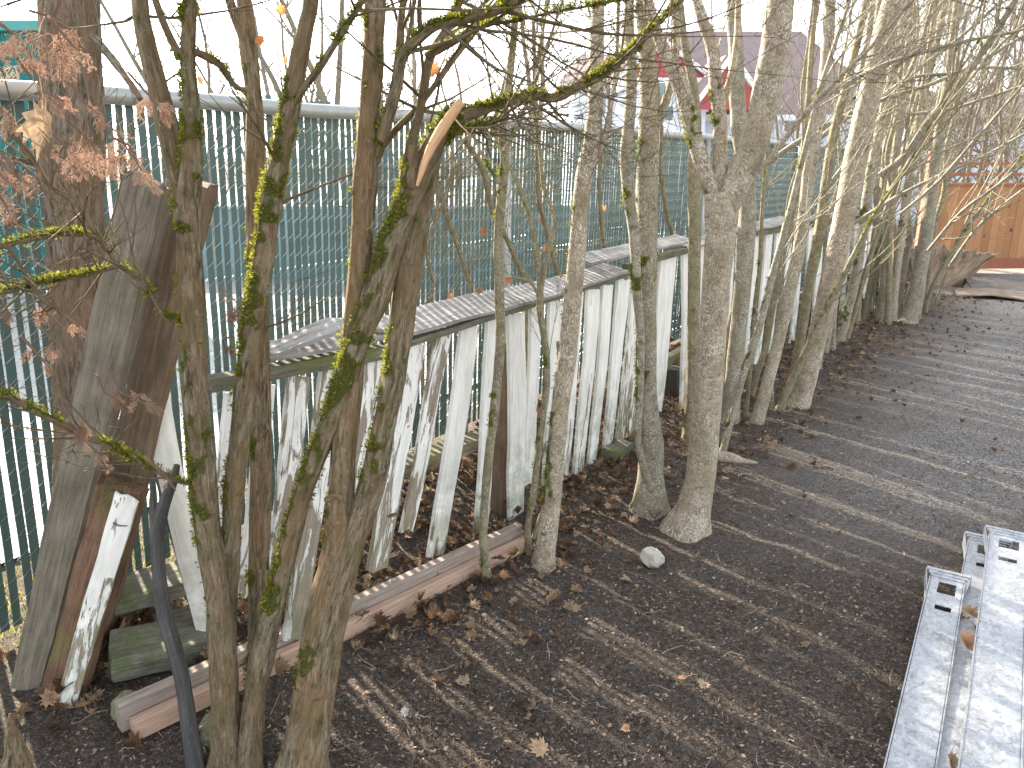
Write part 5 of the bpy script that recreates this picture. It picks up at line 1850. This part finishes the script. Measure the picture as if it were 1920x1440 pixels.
# left wing
xl, xr = xat(1062, 160, H0), xat(1330, 160, H0)
mb = MB(); wbox(mb, xl + 0.3, xr, H0, H0 + 7, -1, ez); mb.build('wall', M_side, hs_)
rz = zat(106, H0 + 3)
mb = MB()
E = [V((xl - 0.3, H0 - 0.5, ez - 0.06)), V((xr, H0 - 0.5, ez - 0.06)), V((xr, H0 + 3.5, rz)), V((xat(1092, 106, H0 + 3), H0 + 3.5, rz)), V((xl - 0.3, H0 + 7.5, ez - 0.06)), V((xr, H0 + 7.5, ez - 0.06))]
mb2 = mb
for f in ((0, 1, 2, 3), (0, 3, 4), (3, 2, 5, 4)):
    poly(mb, [E[i] for i in f], V((0, 0, 0.12)))
mb.build('roof', M_roof, hs_)
mb = MB(); wbox(mb, xl - 0.3, xr, H0 - 0.56, H0 - 0.505, ez - 0.14, ez + 0.04); mb.build('gutter', M_trim, hs_)
# main roof, larger, reaching right
H1 = 31.0
x0, x1 = xat(1278, 100, H1), xat(1665, 215, H1)
e2 = zat(222, H1 - 1)
r2_ = zat(66, H1 + 4)
mb = MB()
poly(mb, [V((x0, H1 + 4, r2_)), V((x0, H1 - 1.2, e2)), V((x1, H1 - 1.2, e2)), V((xat(1500, 66, H1 + 4), H1 + 4, r2_))], V((0, 0.05, 0.15)))
poly(mb, [V((xat(1500, 66, H1 + 4), H1 + 4, r2_)), V((x1, H1 - 1.2, e2)), V((x1, H1 + 9, e2))], V((0, 0, 0.15)))
mb.build('roof', M_roof, hs_)
mb = MB(); wbox(mb, x0 + 0.1, x1 - 0.5, H1 - 0.7, H1 + 8, -1, e2 - 0.05); mb.build('wall', M_side, hs_)
mb = MB(); wbox(mb, x0, x1, H1 - 1.28, H1 - 1.205, e2 - 0.08, e2 + 0.12); mb.build('gutter', M_trim, hs_)


def gable(pxl, pxr, pxa, pya, pyb, Y, face_mat, lower, deep, below=None):
    """front gable: apex at (pxa, pya), feet at pyb; wall below down to lower"""
    A_ = V((xat(pxa, pya, Y), Y, zat(pya, Y)))
    Lf = V((xat(pxl, pyb, Y), Y, zat(pyb, Y))); Rt = V((xat(pxr, pyb, Y), Y, zat(pyb, Y)))
    ins = 0.05
    mb = MB(); poly(mb, [Lf + V((ins, 0.1, 0)), Rt + V((-ins, 0.1, 0)), A_ + V((0, 0.1, -0.03))], V((0, 0.1, 0))); mb.build('gable', face_mat, hs_)
    if below:
        mb = MB(); wbox(mb, Lf.x + ins, Rt.x - ins, Y + 0.12, Y + 3, lower, Lf.z - 0.02); mb.build('wall', below, hs_)
        mb = MB(); wbox(mb, Lf.x, Rt.x, Y + 0.02, Y + 0.11, Lf.z - 0.09, Lf.z + 0.08); mb.build('trim', M_trim, hs_)
    for P_, s_ in ((Lf, 1), (Rt, -1)):
        d = (A_ - P_)
        n_ = V((-d.z, 0, d.x)).normalized()
        if n_.z < 0:
            n_ = -n_
        mb = MB(); poly(mb, [P_, A_, A_ + n_ * 0.16, P_ + n_ * 0.16 - d.normalized() * 0.1], V((0, -0.08, 0))); mb.build('trim', M_trim, hs_)
        mb = MB(); poly(mb, [P_ + n_ * 0.165, A_ + n_ * 0.165, A_ + n_ * 0.165 + V((0, deep, 0)), P_ + n_ * 0.165 + V((0, deep, 0))], n_ * 0.08); mb.build('roof', M_roof, hs_)


gable(1158, 1332, 1246, 84, 150, 28.6, M_red, -1, 3.5, M_side)
gable(1302, 1440, 1372, 112, 205, 27.4, M_red, -1, 4.0, None)
for (a_, b_, c_, d_, Y) in ((1126, 176, 1136, 214, 29.96), (1232, 156, 1247, 190, 28.68), (1246, 200, 1262, 226, 28.68), (1300, 172, 1326, 205, 28.68), (1470, 226, 1500, 246, 30.26)):
    q0, q1 = at(a_, d_, Y), at(c_, b_, Y)
    mb = MB(); wbox(mb, q0.x - 0.08, q1.x + 0.08, Y - 0.05, Y + 0.02, q0.z - 0.08, q1.z + 0.08)
    wn = mb.build('window', M_trim, hs_)
    mb = MB(); wbox(mb, q0.x, q1.x, Y - 0.06, Y - 0.053, q0.z, q1.z)
    mb.build('pane', M_glass, wn)

# neighbour's house behind the cedar fence
H2 = 27.0
h2 = thing('house', 'whitish house behind the orange cedar fence at the far right, seen through twigs', 'house', (xat(1820, 260, H2), H2 + 3, 0))
xa, xb = xat(1700, 260, H2), xat(2150, 260, H2)
mb = MB(); wbox(mb, xa, xb, H2, H2 + 7, -1.5, zat(232, H2)); mb.build('wall', M_side, h2)
mb = MB()
z0, z1 = zat(232, H2), zat(180, H2 + 3.5)
poly(mb, [V((xa - .4, H2 - .5, z0)), V((xb, H2 - .5, z0)), V((xb, H2 + 3.5, z1)), V((xa - .4, H2 + 3.5, z1))], V((0, 0, 0.15)))
poly(mb, [V((xa - .4, H2 + 7.5, z0)), V((xb, H2 + 7.5, z0)), V((xb, H2 + 3.5, z1)), V((xa - .4, H2 + 3.5, z1))], V((0, 0, 0.15)))
mb.build('roof', M_roof2, h2)
for a_, c_ in ((1740, 1765), (1850, 1880)):
    q0, q1 = at(a_, 286, H2), at(c_, 250, H2)
    mb = MB(); wbox(mb, q0.x - .08, q1.x + .08, H2 - .05, H2 - 0.001, q0.z - .08, q1.z + .08); wn = mb.build('window', M_trim, h2)
    mb = MB(); wbox(mb, q0.x, q1.x, H2 - .06, H2 - .053, q0.z, q1.z); mb.build('pane', M_glass, wn)

# teal ribbed shed at the top left and low wall beyond the lot
M_teal = plain('teal_metal', (0.05, 0.27, 0.26), 0.5, 0, 3, 0.2)
mb = MB()
Y = 9.5
xa, xb = at(-420, 60, Y).x, at(86, 60, Y).x
zt = at(40, 55, Y).z
nr_ = 90
prof = []
for i in range(nr_ * 2 + 1):
    x = xa + (xb - xa) * i / (nr_ * 2)
    prof.append((x, Y + (0.035 if i % 2 else 0.0)))
for (x, y) in prof:
    mb.vert((x, y, 0.0)); mb.vert((x, y, zt + (x - xb) * 0.02))
for i in range(nr_ * 2):
    mb.face((2 * i, 2 * i + 2, 2 * i + 3, 2 * i + 1))
sh = thing('shed', 'teal ribbed metal shed beyond the fence at the top left corner', 'shed', (xb, Y, 0))
mb.build('wall', M_teal, sh)
mb = MB(); wbox(mb, xa - 0.1, xb + 0.05, Y - 0.08, Y + 0.9, zt - 0.02, zt + 0.08); mb.build('roof', M_teal, sh)
mb = MB(); wbox(mb, xb - 0.05, xb, Y + 0.04, Y + 0.8, 0, zt - 0.03); mb.build('wall', M_teal, sh)
M_dteal = plain('dull_teal_paint', (0.22, 0.32, 0.36), 0.6, 0, 2, 0.3)
mb = MB(); Y = 11.2
wbox(mb, at(250, 480, Y).x, at(1180, 480, Y).x, Y, Y + 0.2, -0.4, at(700, 392, Y).z)
lw = thing('low_wall', 'low dull blue wall across the lot, glimpsed only between the fence slats', 'wall', (0, Y, 0))
mb.build('wall', M_dteal, lw)
mb = MB(); wbox(mb, at(250, 480, Y).x, at(1180, 480, Y).x, Y - 0.03, Y + 0.23, at(700, 392, Y).z, at(700, 386, Y).z)
mb.build('coping', M_pipe, lw)


# bare background trees
def bare(mb, P, H, rs, lean=V((0, 0, 0)), r0=0.06, fine=3, low=0.12):
    n_ = 12
    pts = [P]; d = V((0, 0, 1)) + lean
    for i in range(n_):
        d = (d + V((rs.gauss(0, .09), rs.gauss(0, .09), 0.05))).normalized()
        pts.append(pts[-1] + d * H / n_)
    rad = [r0 * (1 - 0.85 * i / n_) for i in range(n_ + 1)]
    return pts, rad


def bg_tree(name, label, P, H, r0, seed, nb=16, multi=1, group=None, mat=M_far, blen=0.4, depth=3, low=0.15):
    rs = random.Random(seed)
    t = thing(name, label, 'tree', P, group)
    mc = MB()
    for m in range(multi):
        pts, rad = bare(None, P + V((rs.uniform(-.15, .15), rs.uniform(-.15, .15), 0)) * (multi > 1), H * rs.uniform(0.8, 1), rs, V((rs.uniform(-.25, .25), rs.uniform(-.15, .15), 0)), r0 * rs.uniform(0.7, 1))
        mb = MB()
        thin_tube(mb, pts, rad, 10)
        mb.build('trunk', mat, t, True)
        for _ in range(nb):
            k = rs.randint(max(1, int(12 * low)), 12)
            az = rs.uniform(0, 6.283)
            d = V((math.cos(az), math.sin(az), rs.uniform(0.3, 1.3))).normalized()
            twig(mc, pts[k], d, H * blen * rs.uniform(0.5, 1) * (1.15 - k / 14), rad[k] * 0.45, depth, rs, V((0, 0, 0.08)), 0.18, 7, 0.5)
    mc.build('crown', mat, t, True)
    return t


BT = [(392, 9.5, 6, 0.045, 1), (425, 14, 8, 0.08, 1), (600, 12, 7, 0.07, 2), (655, 17, 9, 0.11, 1), (745, 10.5, 6, 0.05, 2), (872, 13, 7, 0.07, 1), (985, 16, 8, 0.08, 2), (560, 22, 9, 0.10, 2),
      (310, 20, 8, 0.09, 1), (1180, 18, 8, 0.07, 1), (800, 20, 9, 0.10, 2), (500, 15, 7, 0.06, 2)]
LB = ['thin leafless tree just above the fence rail between the forked mossy stem and tan stem', 'stouter leafless trunk beyond the rail, close right of the thinnest one',
      'twin stemmed leafless tree beyond the fence, left of the fibrous twin trunk', 'far thick leafless tree seen directly behind the fibrous twin trunk',
      'small twin stemmed leafless tree beyond the snapped cedar limb', 'slim leafless tree beyond the rail under the long mossy branch',
      'twin leafless tree beyond the steel fence post', 'distant twin leafless tree left of the mossy curved stem', 'far leafless tree right of the furrowed trunk, low on the rail',
      'leafless tree in front of the left end of the pale blue house', 'far twin leafless tree behind the mossy crossing limbs', 'twin leafless tree beyond the rail behind the mossy curved stem']
LB2 = ['nearest leafless tree at the left end of the orange fence', 'leafless tree left of the fence topper, slightly farther back', 'three stemmed leafless tree behind the middle of the orange fence',
       'leafless tree behind the orange fence at the right edge', 'leafless tree behind the orange fence just outside the right edge', 'tall leafless tree behind the clump of dark trunks',
       'tall three stemmed leafless tree beside the left corner of the whitish house', 'tall three stemmed leafless tree standing before the whitish house windows', 'leafless tree in front of the right end of the maroon roof',
       'farthest leafless tree showing above the whitish house roof', 'far leafless tree above the right end of the whitish house', 'leafless tree before the middle of the maroon roof', 'leafless tree outside the right edge behind the orange fence, largest crown']
for i, (px, Y, H, r0, mu) in enumerate(BT):
    x = at(px, 300, Y).x
    bg_tree('bare_tree', LB[i], V((x, Y, slope(x, Y))), H, r0, 200 + i, 12, mu, 'leafless trees beyond the chain link fence', M_far, 0.32, 3, 0.2)
BT2 = [(1700, 16.5, 7, 0.06, 2), (1760, 18, 8, 0.08, 2), (1830, 16.5, 7, 0.06, 3), (1900, 19, 8, 0.08, 2), (1960, 16, 6.5, 0.06, 2), (1650, 20, 9, 0.09, 2), (1740, 24, 10, 0.1, 3), (1860, 23, 10, 0.1, 3), (1580, 19, 8, 0.08, 2),
       (1800, 34, 11, 0.12, 3), (1930, 30, 11, 0.12, 3), (1490, 21, 8, 0.08, 2), (2040, 20, 8, 0.09, 3)]
for i, (px, Y, H, r0, mu) in enumerate(BT2):
    x = at(px, 300, Y).x
    bg_tree('bare_tree', LB2[i], V((x, Y, slope(x, Y))), H, r0, 300 + i, 17, mu, 'leafless trees behind the cedar fence', M_far, 0.34, 3, 0.12)

# ------------------------------------------------------------------ grass beyond the fence, chips, pebbles, sticks
mb = MB(); rs = random.Random(8)
for _ in range(2600):
    s_ = rs.uniform(-2.4, -1.0); c_ = CCHAIN - rs.uniform(-0.10, 0.50)
    p = ln(s_, c_, 0); p.z = gz(p.x, p.y)
    c = rs.random()
    col = (0.22 + .2 * c, 0.24 + .12 * c, 0.05 + 0.04 * c)
    d = V((rs.gauss(0, .5), rs.gauss(0, .5), 1)).normalized() * rs.uniform(0.02, 0.06)
    s2 = V((rs.gauss(0, 1), rs.gauss(0, 1), 0)).normalized() * 0.002
    mb.face((mb.vert(p - s2, col=col), mb.vert(p + s2, col=col), mb.vert(p + d, col=col)))
o = mb.build('grass', M_grass); o['kind'] = 'stuff'

mb = MB(); rs = random.Random(12)


def rand_yard(near=0.5):
    while True:
        Y = 1.15 + (rs.random() ** 1.7) * 11
        X = rs.uniform(-0.68 * Y - 0.1, 0.72 * Y + 0.25)
        q = NN.x * X + NN.y * Y
        if q > CCHAIN + 0.1:
            return X, Y, q


TC = [(0.07, 0.05, 0.04), (0.13, 0.095, 0.075), (0.20, 0.15, 0.115), (0.29, 0.225, 0.175), (0.38, 0.31, 0.25), (0.50, 0.42, 0.34)]
for _ in range(80000):
    X, Y, q = rand_yard()
    if noise.noise(V((X * 2.2, Y * 2.2, 9))) < -0.25 and rs.random() < 0.6:
        continue
    z = gz(X, Y) + rs.uniform(0.002, 0.011)
    L = rs.uniform(0.004, 0.02) * (1.6 if rs.random() < 0.08 else 1)
    w_ = rs.uniform(0.0007, 0.0025)
    an = rs.uniform(0, 6.283)
    d = V((math.cos(an), math.sin(an), rs.gauss(0, .30))) * L
    s2 = V((-math.sin(an), math.cos(an), rs.gauss(0, .4))) * w_
    c = TC[min(5, int(abs(rs.gauss(0, 1.9))))]
    P = V((X, Y, z))
    k = V((0, 0, rs.uniform(-.25, .25) * L))
    i_ = [mb.vert(P - d / 2 - s2 * 0.6, col=c), mb.vert(P - d / 2 + s2 * 0.6, col=c), mb.vert(P + s2 + k, col=c), mb.vert(P - s2 + k, col=c), mb.vert(P + d / 2, col=c)]
    mb.face((i_[0], i_[1], i_[2], i_[3])); mb.face((i_[3], i_[2], i_[4]))
FC = [(0.16, 0.10, 0.07), (0.24, 0.165, 0.115), (0.33, 0.235, 0.165), (0.12, 0.085, 0.065), (0.42, 0.33, 0.25), (0.09, 0.07, 0.06)]
for _ in range(13000):
    X, Y, q = rand_yard()
    if noise.noise(V((X * 1.6, Y * 1.6, 4))) < -0.15 and rs.random() < 0.6:
        continue
    P = V((X, Y, gz(X, Y) + rs.uniform(0.003, 0.013)))
    r = rs.uniform(0.002, 0.0085)
    n_ = V((rs.gauss(0, .45), rs.gauss(0, .45), 1)).normalized()
    u = n_.cross(V((rs.gauss(0, 1), rs.gauss(0, 1), 0.1))).normalized(); w_ = n_.cross(u)
    c = rs.choice(FC)
    el = rs.uniform(0.3, 1.0)
    k = rs.randint(4, 6)
    ids = [mb.vert(P + u * (math.cos(a_ * 6.283 / k) * r * rs.uniform(.6, 1.4)) + w_ * (math.sin(a_ * 6.283 / k) * r * el * rs.uniform(.6, 1.4)) + n_ * rs.uniform(-.15, .25) * r, col=c) for a_ in range(k)]
    mb.face(ids)
o = mb.build('wood_chips', M_chip); o['kind'] = 'stuff'

M_peb = tinted('pebbles', 0.85, 0.0, 60, 0.3)
mb = MB()
for _ in range(9000):
    X, Y, q = rand_yard()
    grav = min(1, max(0, (q + 1.0) / 1.4)) * min(1, max(0, (Y - 2.7) / 1.2))
    if rs.random() > 0.10 + grav * 0.9:
        continue
    z = gz(X, Y) + 0.002
    r = rs.uniform(0.0018, 0.005) * (1 + grav * 0.5)
    if rs.random() < 0.012:
        r *= 2.2
    g_ = rs.choice((0.13, 0.2, 0.28, 0.36, 0.55)) if rs.random() < 0.9 else 0.75
    c = (g_, g_ * 0.96, g_ * 0.9)
    P = V((X, Y, z))
    rv = [V((1, 0, 0)), V((0, 1, 0)), V((-1, 0, 0)), V((0, -1, 0))]
    an = rs.uniform(0, 1.5)
    ids = [mb.vert(P + V((v.x * math.cos(an) - v.y * math.sin(an), v.x * math.sin(an) + v.y * math.cos(an), 0)) * r * rs.uniform(.6, 1.2), col=c) for v in rv]
    tp = mb.vert(P + V((rs.gauss(0, .2) * r, rs.gauss(0, .2) * r, r * rs.uniform(0.5, 1))), col=c)
    for a_ in range(4):
        mb.face((ids[a_], ids[(a_ + 1) % 4], tp))
o = mb.build('gravel', M_peb); o['kind'] = 'stuff'

mb = MB()
for _ in range(520):
    X, Y, q = rand_yard()
    z = gz(X, Y) + 0.012
    c = rs.choice(TC[2:])
    an = rs.uniform(0, 6.283)
    P = V((X, Y, z)); pts = [P]; ll = 0.006 + 0.022 * rs.random() ** 2
    for k in range(4):
        an += rs.gauss(0, .18)
        P = P + V((math.cos(an), math.sin(an), 0)) * ll
        pts.append(V((P.x, P.y, gz(P.x, P.y) + rs.uniform(0.008, 0.02))))
    thin_tube(mb, pts, rs.uniform(0.0005, 0.0012), 4, colr=c)
o = mb.build('twig_litter', M_chip); o['kind'] = 'stuff'
